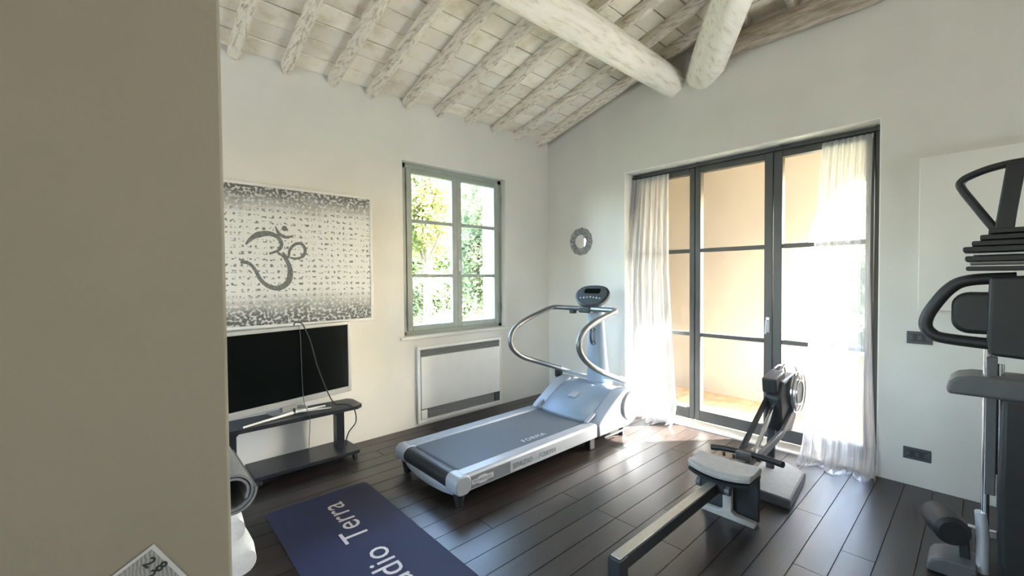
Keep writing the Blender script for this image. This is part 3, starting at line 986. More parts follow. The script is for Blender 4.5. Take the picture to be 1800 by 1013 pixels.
tr_ = thing('folding_tripod', (-3.03, -0.28, 0.446), 'small folded metal tripod lying on the shelf below the screen', 'tripod')
tj = Vector((-3.03, -0.305, 0.462))
MB().cyl(tj, (-3.36, -0.385, 0.452), 0.011, 0.0065, n=10).build('leg', M['white_paint'], tr_)
MB().cyl(tj, (-2.80, -0.265, 0.455), 0.011, 0.0065, n=10).build('leg', M['white_paint'], tr_)
MB().cyl(tj, (-2.78, -0.335, 0.452), 0.0075, 0.005, n=10).build('leg', M['badge'], tr_)
MB().cyl(tj + Vector((0, 0, -0.012)), tj + Vector((0.0, -0.004, 0.03)), 0.011, 0.009, n=12).build('hinge_hub', M['black'], tr_)

# ------------------------------------------------------------------ wall convector
rd = thing('convector_heater', (-1.33, -0.03, 0.02), 'white wall convector with grey grilles under the window', 'heater')
rx0, rx1, rz0, rz1 = -1.862, -0.805, 0.028, 0.768
q = MB()
q.box(rx0, rx1, -0.024, -0.001, rz0, rz0 + 0.03); q.box(rx0, rx1, -0.024, -0.001, rz1 - 0.03, rz1)
q.box(rx0, rx0 + 0.03, -0.024, -0.001, rz0 + 0.03, rz1 - 0.03); q.box(rx1 - 0.03, rx1, -0.024, -0.001, rz0 + 0.03, rz1 - 0.03)
q.build('frame', M['white_enamel'], rd, bevel=0.003)
MB().box(rx0 + 0.035, rx1 - 0.035, -0.032, -0.002, rz0 + 0.135, rz1 - 0.10).build('front_panel', M['white_enamel'], rd, bevel=0.004)
MB().box(rx0 + 0.03, rx1 - 0.03, -0.008, -0.002, rz0 + 0.03, rz1 - 0.03).build('recess', M['grille'], rd, smooth=0)
for k in range(4):
    zc = rz1 - 0.044 - k * 0.0155
    MB().box(rx0 + 0.035, rx1 - 0.035, -0.022, -0.006, zc - 0.004, zc + 0.004, rot=Matrix.Rotation(math.radians(35), 3, 'X')).build('slat', M['grille'], rd, smooth=0)
for k in range(5):
    zc = rz0 + 0.046 + k * 0.0165
    MB().box(rx0 + 0.11, rx1 - 0.11, -0.022, -0.006, zc - 0.004, zc + 0.004, rot=Matrix.Rotation(math.radians(-35), 3, 'X')).build('slat', M['grille'], rd, smooth=0)
MB().box(rx0 + 0.035, rx0 + 0.10, -0.028, -0.004, rz0 + 0.035, rz0 + 0.125).build('end_cover', M['white_enamel'], rd, bevel=0.003)
MB().box(rx1 - 0.10, rx1 - 0.035, -0.028, -0.004, rz0 + 0.035, rz0 + 0.125).build('end_cover', M['plate'], rd, bevel=0.003)

# ------------------------------------------------------------------ round mirror, sockets, panel
mi = thing('round_mirror', (0, -0.515, 1.68), 'small round mirror in a wide ornate silver frame', 'mirror')
mf = MB()
n = 48
prof = [(0.078, 0.010), (0.086, 0.022), (0.10, 0.026), (0.118, 0.020), (0.135, 0.026), (0.150, 0.020), (0.158, 0.008), (0.158, 0.0)]
rings = []
for k in range(n):
    a = 2 * math.pi * k / n
    wob = 1 + 0.018 * (1 if k % 4 < 2 else -1)
    rings.append([(-h * (1.15 if k % 3 else 0.8), -0.515 + r * (wob if r > 0.14 else 1) * math.cos(a), 1.838 + r * (wob if r > 0.14 else 1) * math.sin(a)) for r, h in prof])
mf.loft(rings, closed=True, caps=False)
mf.build('frame', M['silver_frame'], mi, smooth=30)
MB().cyl((-0.001, -0.515, 1.838), (-0.010, -0.515, 1.838), 0.08, n=40).build('glass', M['mirror'], mi)

def wall_plate(name, y0, y1, z0, z1, label, cat, holes, wall='B'):
    t_ = thing(name, (0, (y0 + y1) / 2, z0), label, cat)
    MB().box(-0.009, -0.0005, y0, y1, z0, z1).build('cover_plate', M['plate'], t_, bevel=0.002)
    MB().box(-0.0105, -0.008, y0 + 0.018, y1 - 0.018, z0 + 0.016, z1 - 0.016).build('insert', M['gym_black'], t_, bevel=0.001)
    k = holes
    for i in range(k):
        yc = y0 + (y1 - y0) * (i + 0.5) / k
        MB().box(-0.012, -0.0095, yc - 0.010, yc + 0.010, (z0 + z1) / 2 - 0.015, (z0 + z1) / 2 + 0.015).build('module', M['plate'], t_, bevel=0.0008)
    return t_
wall_plate('wall_socket', -3.425, -3.288, 0.178, 0.258, 'dark rectangular socket plate low on the wall right of the glass door', 'socket', 3)
wall_plate('switch_plate', -3.425, -3.298, 0.962, 1.045, 'dark rectangular switch plate behind the black gym machine arm', 'switch', 3)
so = wall_plate('corner_socket', -0.222, -0.105, 0.208, 0.292, 'small dark socket with cable in the room corner behind the treadmill', 'socket', 2)
MB().tube(catmull([(-0.012, -0.165, 0.235), (-0.045, -0.166, 0.225), (-0.045, -0.168, 0.12), (-0.03, -0.20, 0.02), (-0.10, -0.30, 0.006), (-0.3, -0.55, 0.006), (-0.42, -0.80, 0.01)], 6), 0.005, n=8).build('cable', M['plate'], so)
MB().box(-0.04, -0.011, -0.185, -0.145, 0.218, 0.252).build('plug', M['black'], so, bevel=0.004)

pn = MB().box(-0.028, -0.001, -4.45, -3.352, 1.19, 2.192)
tag(pn.build('blank_canvas', M['panel'], bevel=0.004), 'plain off-white canvas panel on the wall behind the black gym machine', 'canvas')

# ------------------------------------------------------------------ treadmill
td_ = thing('treadmill', (-1.45, -1.13, 0.0), 'silver grey treadmill with looped handrails standing under the window', 'treadmill')
yR, yL = -1.515, -0.745
def side_rail(ya, yb, out):
    # rounded top rail profile, extruded along x
    w0, w1 = (ya, yb)
    poly = [(w0, 0.10), (w1, 0.10), (w1, 0.195), (w1 - (w1 - w0) * 0.1, 0.207), (w0 + (w1 - w0) * 0.12, 0.209), (w0, 0.192)]
    return MB().prism(poly, 'x', -2.40, -1.05)
side_rail(yR, -1.405, -1).build('side_rail', M['silver'], td_, bevel=0.006)
side_rail(-0.86, yL, 1).build('side_rail', M['silver_blue'], td_, bevel=0.006)
# belt with the rear roller curve
bp_ = []
top, rad = 0.198, 0.045
prof = [(-0.98, top), (-2.345, top)] + [(-2.345 - rad * math.sin(math.pi * k / 8), top - rad + rad * math.cos(math.pi * k / 8)) for k in range(1, 9)] + [(-0.98, top - 2 * rad)]
MB().prism(prof, 'y', -1.402, -0.863).build('running_belt', M['belt'], td_, smooth=40)
MB().prism([(x_, z_) for x_, z_ in rrect(-2.405, 0.148, 0.115, 0.105, 0.05, n=7)], 'y', -1.415, -0.85).build('rear_roller_cover', M['black'], td_, smooth=40)
for ya, yb in ((yR - 0.006, -1.40), (-0.865, yL + 0.006)):
    MB().prism(rrect(-2.405, 0.148, 0.118, 0.118, 0.045, n=6), 'y', ya, yb).build('end_cap', M['silver'], td_, bevel=0.008)
bb = [(-2.41, -1.45, 0.092), (-2.435, -1.32, 0.085), (-2.445, -1.13, 0.082), (-2.435, -0.94, 0.085), (-2.41, -0.81, 0.092)]
MB().tube(catmull(bb, 6), 0.03, n=10, sq=(0.45, 1.0)).build('rear_bumper', M['silver'], td_)
for yy in (-1.46, -0.80):
    MB().tube([(-2.40, yy, 0.10), (-2.40, yy, 0.05), (-2.40, yy, 0.012), (-2.40, yy, 0.0)], [0.042, 0.032, 0.024, 0.024], n=14).build('foot', M['black'], td_)
    MB().tube([(-0.62, yy, 0.11), (-0.62, yy, 0.03), (-0.62, yy, 0.0)], [0.03, 0.022, 0.026], n=12).build('foot', M['black'], td_)
    MB().box(-1.12, -1.05, yy - 0.03, yy + 0.03, 0.0, 0.105).build('foot', M['gym_black'], td_, bevel=0.008)
# underside pan
MB().box(-2.36, -0.6, -1.38, -0.88, 0.075, 0.108).build('under_tray', M['gym_black'], td_, bevel=0.01)
# motor hood: two side housings and the lid between
hp = [(-1.03, 0.095), (-1.045, 0.20), (-1.0, 0.232), (-0.80, 0.355), (-0.68, 0.415), (-0.585, 0.428), (-0.49, 0.395), (-0.445, 0.32), (-0.435, 0.25), (-0.46, 0.17), (-0.52, 0.115), (-0.60, 0.095)]
MB().prism(hp, 'y', yR - 0.008, -1.40).build('side_housing', M['silver'], td_, bevel=0.014, seg=3)
MB().prism(hp, 'y', -0.865, yL + 0.008).build('side_housing', M['silver'], td_, bevel=0.014, seg=3)
lid_rings = []
for k in range(13):
    u = k / 12
    yy = -1.402 + u * (1.402 - 0.863)
    e = math.sin(math.pi * u) ** 0.5
    lid_rings.append([(-1.03 - 0.04 * e, yy, 0.10), (-1.04 - 0.05 * e, yy, 0.215), (-1.0 - 0.05 * e, yy, 0.235 + 0.02 * e), (-0.86 - 0.03 * e, yy, 0.315 + 0.035 * e),
                      (-0.70, yy, 0.385 + 0.02 * e), (-0.56, yy, 0.405 + 0.012 * e), (-0.46, yy, 0.37), (-0.425 + 0.0 * e, yy, 0.25), (-0.46, yy, 0.12), (-0.6, yy, 0.10)])
MB().loft(lid_rings).build('motor_hood', M['silver_blue'], td_, smooth=40, bevel=0.004)
MB().lathe([(0.0, 0.03), (0.10, 0.029), (0.128, 0.022), (0.134, 0.0)], (-0.578, yR - 0.008, 0.272), (0, -1, 0), n=40).build('round_cap', M['cap_grey'], td_)
MB().lathe([(0.0, 0.03), (0.10, 0.029), (0.128, 0.022), (0.134, 0.0)], (-0.578, yL + 0.008, 0.272), (0, 1, 0), n=40).build('round_cap', M['cap_grey'], td_)
MB().box(-0.93, -0.85, -1.17, -1.09, 0.352, 0.356, rot=Matrix.Rotation(math.radians(-23), 3, 'Y')).build('hood_plate', M['silver'], td_, bevel=0.003)
for yy in (-1.43, -0.83):
    MB().bar((-1.10, yy, 0.214), (-0.98, yy, 0.262), 0.035, 0.014).build('grip_fin', M['silver'], td_, bevel=0.004)
MB().bar((-0.62, yR - 0.02, 0.085), (-0.98, yR - 0.02, 0.085), 0.014, 0.014).build('lift_bar', M['steel_rail'], td_, bevel=0.003)
# column
col_r = []
for k in range(9):
    u = k / 8
    cx, cz = -0.50 - 0.055 * u, 0.375 + 0.79 * u
    ww = 0.122 - 0.036 * u - 0.01 * math.sin(math.pi * u)
    col_r.append([(cx + 0.8 * ww * math.cos(a * math.pi / 12), -1.125 + ww * math.sin(a * math.pi / 12), cz) for a in range(24)])
MB().loft(col_r).build('column', M['silver_blue'], td_, smooth=50, bevel=0.004)
MB().lathe([(0.115, 0.0), (0.132, 0.004), (0.132, 0.02), (0.115, 0.03)], (-0.50, -1.125, 0.385), (0, 0, 1), n=32).build('column_collar', M['silver'], td_)
# bottle hook on the column
MB().tube(catmull([(-0.60, -1.15, 0.93), (-0.65, -1.15, 0.92), (-0.66, -1.15, 0.86), (-0.64, -1.15, 0.80), (-0.60, -1.15, 0.79)], 5), 0.012, n=8).build('hook', M['black'], td_)
# handrails
RR = [(-0.70, -1.40, 1.128), (-0.76, -1.495, 1.126), (-0.92, -1.5, 1.09), (-1.10, -1.5, 1.042), (-1.22, -1.5, 0.98), (-1.268, -1.5, 0.897), (-1.245, -1.5, 0.815), (-1.142, -1.5, 0.721), (-0.95, -1.5, 0.622), (-0.58, -1.5, 0.482)]
LL = [(-0.70, -0.85, 1.128), (-0.76, -0.755, 1.126), (-0.95, -0.75, 1.08), (-1.157, -0.75, 1.017), (-1.28, -0.75, 0.947), (-1.322, -0.75, 0.85), (-1.285, -0.75, 0.765), (-1.16, -0.75, 0.68), (-0.95, -0.75, 0.605), (-0.50, -0.75, 0.448)]
rail = MB()
path = list(reversed(catmull(RR, 6))) + catmull(LL, 6)
rail.tube(path, 0.023, n=14)
rail.build('handrail', M['steel_rail'], td_, smooth=60)
for yy, e in ((-1.5, RR[-1]), (-0.75, LL[-1])):
    dd = Vector((0.934, 0, -0.357))
    pv = Vector(e)
    MB().tube([pv - dd * 0.16, pv + dd * 0.05], 0.026, n=14).build('rail_sleeve', M['silver'], td_)
    MB().bar(pv - dd * 0.05 + Vector((0, 0, -0.01)), (-0.50, -1.125, pv.z - 0.02), 0.04, 0.03).build('rail_bracket', M['silver'], td_, bevel=0.005)
MB().box(-0.73, -0.67, -1.19, -1.06, 1.09, 1.15).build('rail_clamp', M['black'], td_, bevel=0.01)
MB().box(-0.715, -0.66, -0.985, -0.935, 1.075, 1.125).build('pulse_clip', M['black'], td_, bevel=0.006)
# console
cn = Vector((-0.80, -0.12, 0.58)).normalized()
cu_ = Vector((0, 0, 1)); cxv = cu_.cross(cn).normalized(); cyv = cn.cross(cxv)
cc = Vector((-0.605, -1.125, 1.245))
def cring(sc_, d_, n=36):
    out_ = []
    for k in range(n):
        a = 2 * math.pi * k / n
        ex = abs(math.cos(a)) ** 0.75 * math.copysign(1, math.cos(a)); ey = abs(math.sin(a)) ** 0.8 * math.copysign(1, math.sin(a))
        wx = 0.178 * (1 - 0.16 * (ey < 0) * abs(ey))
        out_.append(cc + cxv * wx * sc_ * ex + cyv * 0.118 * sc_ * ey + cn * d_)
    return out_
MB().loft([cring(0.6, -0.06), cring(0.9, -0.045), cring(1.0, -0.015), cring(1.0, 0.008), cring(0.93, 0.016)]).build('console', M['gym_black'], td_, smooth=40)
cpn = MB().loft([cring(0.90, 0.015), cring(0.88, 0.019)]).build('console_panel', M['plate'], td_, smooth=30)
dsp = MB()
vv = [cc + cxv * a + cyv * b2 + cn * 0.0205 for a, b2 in rrect(0, 0.045, 0.17, 0.055, 0.02)]
dsp.loft([[p - cn * 0.002 for p in vv], vv]).build('display', M['screen'], cpn, smooth=0)
for i in range(7):
    a = (i - 3) * 0.034
    pb = cc + cxv * a + cyv * (-0.025 - 0.02 * abs(i - 3) * 0.2) + cn * 0.018
    MB().cyl(pb, pb + cn * 0.005, 0.009, n=10).build('button', M['letter_light'] if i % 2 else M['silver'], cpn)
MB().bar(cc - cn * 0.05 - cyv * 0.05, (-0.555, -1.125, 1.15), 0.09, 0.05).build('console_neck', M['black'], td_, bevel=0.01)
# lettering along the side and on the belt, badge on the near end
MB().box(-2.365, -2.02, yR - 0.0035, yR + 0.001, 0.112, 0.186).build('side_panel', M['letter_dark'], td_, bevel=0.001)
for wd_, wx in (('SPAZIO', -2.0), ('FORMA', -1.75)):
    text_mesh('lettering', wd_, 0.052, (wx, yR - 0.004, 0.128), (1, 0, 0), (0, 0, 1), M['letter_dark'], td_, shear=0.2, spacing=1.1)
bdg = MB().prism([(-2.345, 0.135), (-2.30, 0.135), (-2.28, 0.126), (-2.235, 0.126), (-2.215, 0.135), (-2.17, 0.135), (-2.17, 0.165), (-2.215, 0.165), (-2.235, 0.174), (-2.28, 0.174), (-2.30, 0.165), (-2.345, 0.165)], 'y', yR - 0.0065, yR - 0.003).build('badge', M['badge'], td_)
text_mesh('lettering', 'TECHNOGYM', 0.024, (-2.337, yR - 0.0068, 0.142), (1, 0, 0), (0, 0, 1), M['letter_dark'], bdg, spacing=0.98)
text_mesh('lettering', 'FORMA', 0.065, (-1.74, -1.36, 0.1990), (1, 0, 0), (0, 1, 0), M['letter_light'], td_, spacing=1.2)

# ------------------------------------------------------------------ rowing machine
rw = thing('rowing_machine', (-1.4, -2.63, 0.0), 'rowing machine with steel rail and grey seat in front of the glass door', 'rowing machine')
yc = -2.62
MB().box(-2.42, -0.72, yc - 0.026, yc + 0.026, 0.185, 0.2435).build('rail', M['gym_black'], rw, bevel=0.003)
MB().box(-2.42, -0.72, yc - 0.023, yc + 0.023, 0.243, 0.251).build('rail_track', M['rail_top'], rw, bevel=0.002)
MB().box(-2.432, -2.37, yc - 0.031, yc + 0.031, 0.0, 0.246).build('rear_leg', M['gym_black'], rw, bevel=0.004)
MB().box(-2.44, -2.36, yc - 0.12, yc + 0.12, 0.0, 0.03).build('rear_foot', M['gym_black'], rw, bevel=0.005)
MB().bar((-1.31, -2.645, 0.0), (-1.31, -2.645, 0.20), 0.05, 0.03, up=(1, 0, 0)).build('middle_leg', M['pale_leg'], rw, bevel=0.004)
tfo = [(-2.495, 0.0), (-2.495, 0.03), (-2.60, 0.034), (-2.622, 0.05), (-2.668, 0.05), (-2.69, 0.034), (-2.795, 0.03), (-2.795, 0.0)]
MB().prism(tfo, 'x', -1.33, -1.29).build('middle_foot', M['pale_leg'], rw, bevel=0.003)
MB().box(-1.275, -1.25, -2.80, -2.49, 0.015, 0.295).build('front_guard', M['gym_black'], rw, bevel=0.006)
# seat: contoured pad
def seat_ring(y_, k):
    zc = 0.338 + 0.016 * abs(k) ** 1.6 - 0.006
    hw = 0.118 - 0.03 * abs(k) ** 3
    return [(-1.385 - hw, y_, zc - 0.035), (-1.385 + hw, y_, zc - 0.035), (-1.385 + hw + 0.004, y_, zc - 0.012), (-1.385 + hw * 0.82, y_, zc + 0.006), (-1.385 + hw * 0.3, y_, zc), (-1.385 - hw * 0.4, y_, zc - 0.004), (-1.385 - hw * 0.86, y_, zc + 0.003), (-1.385 - hw - 0.004, y_, zc - 0.012)]
MB().loft([seat_ring(-2.65 + 0.17 * k / 8, k / 8) for k in range(-8, 9)]).build('seat', M['seat_foam'], rw, smooth=50, bevel=0.004)
MB().loft([[(p[0] * 1.0, p[1], p[2] - (0.028 if i in (0, 1) else 0.033)) for i, p in enumerate(seat_ring(-2.65 + 0.165 * k / 8, k / 8)) if i in (0, 1, 2, 7)] for k in range(-8, 9)]).build('seat_shell', M['gym_black'], rw, smooth=40)
MB().box(-1.47, -1.30, -2.69, -2.55, 0.20, 0.285).build('seat_carriage', M['gym_black'], rw, bevel=0.008)
for xl in (-1.45, -1.32):
    for ys in (-2.70, -2.54):
        MB().cyl((xl, ys - 0.012, 0.225), (xl, ys + 0.012, 0.225), 0.026, n=16).build('roller', M['vinyl'], rw)
# handle lying across
MB().tube(catmull([(-1.02, -2.425, 0.278), (-0.995, -2.52, 0.284), (-0.985, -2.64, 0.285), (-0.995, -2.76, 0.287), (-1.02, -2.85, 0.290)], 5), 0.019, n=12).build('handle', M['black'], rw)
MB().box(-1.03, -0.93, -2.67, -2.58, 0.245, 0.30).build('handle_cradle', M['vinyl'], rw, bevel=0.008)
for ys in (-2.50, -2.56):
    MB().tube([(-1.0, ys, 0.262), (-1.0, ys, 0.235)], 0.010, n=8).build('hook', M['chrome'], rw)
# ground plate
pl = MB().prism([(-0.96, -2.875), (-0.45, -2.83), (-0.36, -2.70), (-0.40, -2.56), (-0.95, -2.58)], 'z', 0.0, 0.058)
pl.build('foot_platform', M['vinyl'], rw, bevel=0.006)
MB().prism([(-0.95, -2.865), (-0.46, -2.82), (-0.375, -2.70), (-0.41, -2.57), (-0.94, -2.59)], 'z', 0.0575, 0.062).build('platform_mat', M['seat_foam'], rw, bevel=0.001)
# upright arms
MB().bar((-0.99, -2.595, 0.275), (-0.46, -2.595, 0.54), 0.022, 0.045).build('arm', M['gym_black'], rw, bevel=0.004)
MB().bar((-0.94, -2.66, 0.265), (-0.46, -2.64, 0.50), 0.022, 0.03).build('arm', M['chrome'], rw, bevel=0.004)
arm2 = MB()
arm2.bar((-0.98, -2.70, 0.272), (-0.52, -2.70, 0.312), 0.024, 0.05)
arm2.bar((-0.54, -2.70, 0.302), (-0.05, -2.70, 0.50), 0.024, 0.05)
arm2.build('bent_arm', M['vinyl'], rw, bevel=0.004)
MB().bar((-0.55, -2.64, 0.06), (-0.52, -2.64, 0.33), 0.05, 0.03, up=(1, 0, 0)).build('front_post', M['gym_black'], rw, bevel=0.004)
# flywheel housing
MB().prism([(-0.46, 0.30), (-0.22, 0.25), (-0.12, 0.33), (-0.08, 0.55), (-0.12, 0.68), (-0.42, 0.66), (-0.50, 0.55)], 'y', -2.69, -2.575).build('flywheel_housing', M['gym_black'], rw, bevel=0.02, seg=3)
for k in range(6):
    xr = -0.455 + 0.055 * k
    MB().bar((xr, -2.575, 0.33), (xr + 0.005, -2.575, 0.56), 0.012, 0.012, up=(0, 1, 0)).build('rib', M['vinyl'], rw)
MB().box(-0.51, -0.30, -2.665, -2.57, 0.595, 0.705, rot=Matrix.Rotation(math.radians(-10), 3, 'Y')).build('monitor', M['gym_black'], rw, bevel=0.01)
for yy in (-2.715, -2.735):
    ringp = [(-0.21 + 0.15 * math.cos(2 * math.pi * k / 32), yy, 0.555 + 0.15 * math.sin(2 * math.pi * k / 32)) for k in range(32)]
    MB().tube(ringp, 0.006, n=6, closed=True).build('guard_ring', M['chrome'], rw)
    ringp = [(-0.21 + 0.09 * math.cos(2 * math.pi * k / 24), yy, 0.555 + 0.09 * math.sin(2 * math.pi * k / 24)) for k in range(24)]
    MB().tube(ringp, 0.005, n=6, closed=True).build('guard_ring', M['chrome'], rw)
MB().lathe([(0.0, 0.03), (0.12, 0.028), (0.125, 0.0)], (-0.21, -2.69, 0.555), (0, -1, 0), n=36).build('flywheel', M['vinyl'], rw)
MB().tube(catmull([(-0.30, -2.62, 0.68), (-0.28, -2.64, 0.745), (-0.21, -2.66, 0.76), (-0.13, -2.68, 0.73), (-0.10, -2.70, 0.65)], 5), 0.006, n=8).build('cable_loop', M['chrome'], rw)
MB().tube(catmull([(-0.36, -2.60, 0.69), (-0.33, -2.60, 0.73), (-0.25, -2.61, 0.745), (-0.17, -2.62, 0.72), (-0.15, -2.62, 0.67)], 5), 0.006, n=8).build('cable_loop', M['chrome'], rw)

# ------------------------------------------------------------------ yoga mat with lettering
ym = thing('yoga_mat', (-3.0, -1.65, 0.0), 'navy blue yoga mat with pale lettering unrolled on the dark floor', 'yoga mat')
MB().prism(rrect(-3.012, -1.66, 0.625, 1.82, 0.03), 'z', 0.001, 0.006).build('mat', M['mat_navy'], ym, smooth=40)
for wd_, wy in (('Studio', -2.045), ('Terra', -1.385)):
    text_mesh('lettering', wd_, 0.205, (-2.935, wy, 0.0066), (0.02, 1, 0), (-1, 0.02, 0), M['mat_print'], ym, spacing=1.03, thick=0.0002)

# ------------------------------------------------------------------ towels and rolled mat behind the partition
def folded_towel(x0, x1, y0, y1, z0, z1, label, seed):
    rnd = random.Random(seed)
    rings = []
    n_ = 22
    for k in range(n_ + 1):
        yy = y0 + (y1 - y0) * k / n_
        e = min(1, 6 * k / n_ + 0.35, 6 * (n_ - k) / n_ + 0.35)
        ring = []
        for (a, c_) in rrect(0, 0, (x1 - x0), (z1 - z0) * (0.6 + 0.4 * e), (z1 - z0) * 0.42, n=5):
            ring.append(((x0 + x1) / 2 + a + 0.012 * math.sin(5 * yy + 9 * c_ + seed) * (c_ > -0.05), yy, z0 + (z1 - z0) / 2 * (0.6 + 0.4 * e) + c_ + 0.0))
        rings.append(ring)
    t_ = MB().loft(rings)
    zmin = min(p.z for p in t_.v)
    for p in t_.v: p.z += z0 - zmin
    return tag(t_.build('folded_towel', M['towel'], smooth=60), label, 'towel', 'white towels behind the near wall')
folded_towel(-3.87, -3.478, -1.27, -0.82, 0.001, 0.165, 'bottom white towel of the pile on the floor beside the near wall', 1)
folded_towel(-3.88, -3.50, -1.25, -0.82, 0.166, 0.320, 'upper white towel of the pile, under the rolled mat', 4)
rm = MB()
sp_o, sp_i = [], []
for k in range(90):
    a = k / 89 * 2 * math.pi * 2.1 - 0.6
    rr = 0.062 + 0.034 * k / 89
    sp_o.append((-3.568 + (rr + 0.0065) * math.cos(a), 0.425 + (rr + 0.0065) * math.sin(a)))
    sp_i.append((-3.568 + (rr - 0.0045) * math.cos(a), 0.425 + (rr - 0.0045) * math.sin(a)))
vs, fs = [], []
for yy in (-1.31, -0.70):
    for p in sp_o: vs.append((p[0], yy, p[1]))
    for p in sp_i: vs.append((p[0], yy, p[1]))
for k in range(89):
    fs += [(k, k + 1, 90 + k + 1, 90 + k), (180 + k, 180 + k + 1, 270 + k + 1, 270 + k), (k, k + 1, 181 + k, 180 + k), (90 + k, 91 + k, 271 + k, 270 + k)]
fs += [(0, 90, 270, 180), (89, 179, 359, 269)]
rm.add(vs, fs)
tag(rm.build('rolled_mat', M['roll_mat'], smooth=40), 'rolled up dark grey exercise mat lying on the towel pile', 'mat')

# ------------------------------------------------------------------ printed sheet on the near wall
sh = thing('printed_sheet', (-3.89, -2.752, 0.85), 'grey printed paper sheet with handwritten numerals stuck askew on the near wall', 'paper')
top = Vector((-3.893, -2.7515, 0.998))
e1 = Vector((-3.944 + 3.893, 0, 0.969 - 0.998)).normalized()     # down-left edge
e2 = Vector((0.52, 0, -0.855)).normalized()
e2 = Vector((-e1.z * -1, 0, e1.x)).normalized()
e2 = Vector((0.494, 0, -0.869))
def sheetquad(a0, a1, b0, b1, y):
    return [top + e1 * a + e2 * b2 + Vector((0, y, 0)) for a, b2 in ((a0, b0), (a1, b0), (a1, b1), (a0, b1))]
q0 = sheetquad(0, 0.16, 0, 0.22, -0.0005); q1 = sheetquad(0, 0.16, 0, 0.22, -0.0015)
MB().loft([q0, q1]).build('paper', M['frame_white'], sh, smooth=0)
q0 = sheetquad(0.006, 0.154, 0.005, 0.214, -0.0015); q1 = sheetquad(0.006, 0.154, 0.005, 0.214, -0.0019)
MB().loft([q0, q1]).build('printed_area', M['sheet'], sh, smooth=0)
for i, (ch, a, b2) in enumerate((('2', 0.026, 0.016), ('8', 0.020, 0.034), ('2', 0.036, 0.034))):
    text_mesh('numeral', ch, 0.022, top + e1 * a + e2 * b2 + Vector((0, -0.0022, 0)), Vector((0.55, 0, -0.83)), Vector((0.83, 0, 0.55)), M['ink'], sh, thick=0.0002, bold=0.0006)

# ------------------------------------------------------------------ black multi gym at the right edge
gy = thing('multi_gym', (-0.95, -3.9, 0.0), 'black multi gym with chrome guide rods and padded arms, cut by the right edge', 'gym machine')
gx = -1.0
MB().box(-1.12, -0.55, -4.55, -3.62, 0.0, 0.05).build('base_frame', M['gym_black'], gy, bevel=0.008)
MB().prism([(-4.25, 0.05), (-3.72, 0.05), (-3.70, 0.16), (-3.695, 0.45), (-3.70, 0.885), (-4.25, 0.885)], 'x', gx - 0.10, gx + 0.22).build('weight_shroud', M['gym_black'], gy, bevel=0.02, seg=3)
for (yy, z0_, z1_, r_) in ((-3.659, 0.05, 1.12, 0.014), (-3.700, 0.52, 1.02, 0.011), (-3.86, 0.85, 1.12, 0.014)):
    MB().cyl((gx - 0.02, yy, z0_), (gx - 0.02, yy, z1_), r_, n=14).build('guide_rod', M['chrome'], gy)
MB().box(gx - 0.035, gx + 0.0, -3.69, -3.655, 0.42, 1.05).build('rod_housing', M['vinyl'], gy, bevel=0.004)
MB().tube([(gx - 0.02, -3.655, 0.05), (gx - 0.02, -3.655, 0.20), (gx - 0.02, -3.648, 0.33)], 0.022, n=14).build('rod_sleeve', M['badge'], gy)
# arm pad
pts = [(-4.05, 0.875), (-3.535, 0.872), (-3.532, 0.90), (-3.54, 0.93), (-3.565, 0.953), (-3.61, 0.965), (-3.75, 0.968), (-4.05, 0.955)]
MB().prism(pts, 'x', gx - 0.11, gx + 0.12).build('arm_pad', M['vinyl'], gy, bevel=0.014, seg=3)
# press body
MB().prism([(-4.1, 1.03), (-3.665, 1.06), (-3.655, 1.12), (-3.66, 1.41), (-4.1, 1.43)], 'x', gx - 0.08, gx + 0.12).build('press_body', M['gym_black'], gy, bevel=0.015, seg=3)
lp = catmull([(gx - 0.03, -3.74, 1.405), (gx - 0.03, -3.60, 1.395), (gx - 0.03, -3.535, 1.355), (gx - 0.03, -3.475, 1.255), (gx - 0.03, -3.455, 1.185), (gx - 0.03, -3.475, 1.14), (gx - 0.03, -3.53, 1.118), (gx - 0.03, -3.74, 1.102)], 6)
MB().tube(lp, 0.026, n=12, sq=(1.3, 1.0)).build('loop_handle', M['gym_black'], gy, smooth=60)
MB().prism(rrect(-3.66, 1.245, 0.235, 0.19, 0.06, n=6), 'x', gx - 0.06, gx + 0.05).build('chest_pad', M['gym_black'], gy, bevel=0.02, seg=3)
for (zc, yl, th, key) in ((1.448, -3.588, 0.020, 'gym_black'), (1.470, -3.60, 0.010, 'vinyl'), (1.492, -3.585, 0.024, 'gym_black'), (1.512, -3.61, 0.009, 'silver'), (1.534, -3.578, 0.024, 'gym_black'), (1.560, -3.605, 0.022, 'gym_black'), (1.586, -3.63, 0.022, 'gym_black'), (1.612, -3.655, 0.022, 'gym_black')):
    MB().prism(rrect((yl - 4.1) / 2, zc, 4.1 + yl, th, 0.008), 'x', gx - 0.10, gx + 0.10).build('weight_plate', M[key], gy, bevel=0.003)
MB().bar((gx, -3.70, 1.60), (gx, -3.735, 1.91), 0.05, 0.06, up=(0, 1, 0)).build('upright', M['gym_black'], gy, bevel=0.006)
MB().bar((gx + 0.05, -3.82, 0.88), (gx + 0.05, -3.82, 1.62), 0.06, 0.08, up=(1, 0, 0)).build('mast', M['gym_black'], gy, bevel=0.006)
hl = catmull([(gx, -3.69, 1.60), (gx, -3.662, 1.648), (gx, -3.61, 1.745), (gx, -3.567, 1.83), (gx, -3.572, 1.862), (gx, -3.61, 1.885), (gx, -3.67, 1.905), (gx, -3.76, 1.915), (gx, -3.95, 1.91)], 6)
MB().tube(hl, 0.0165, n=12).build('handle_bar', M['gym_black'], gy, smooth=60)
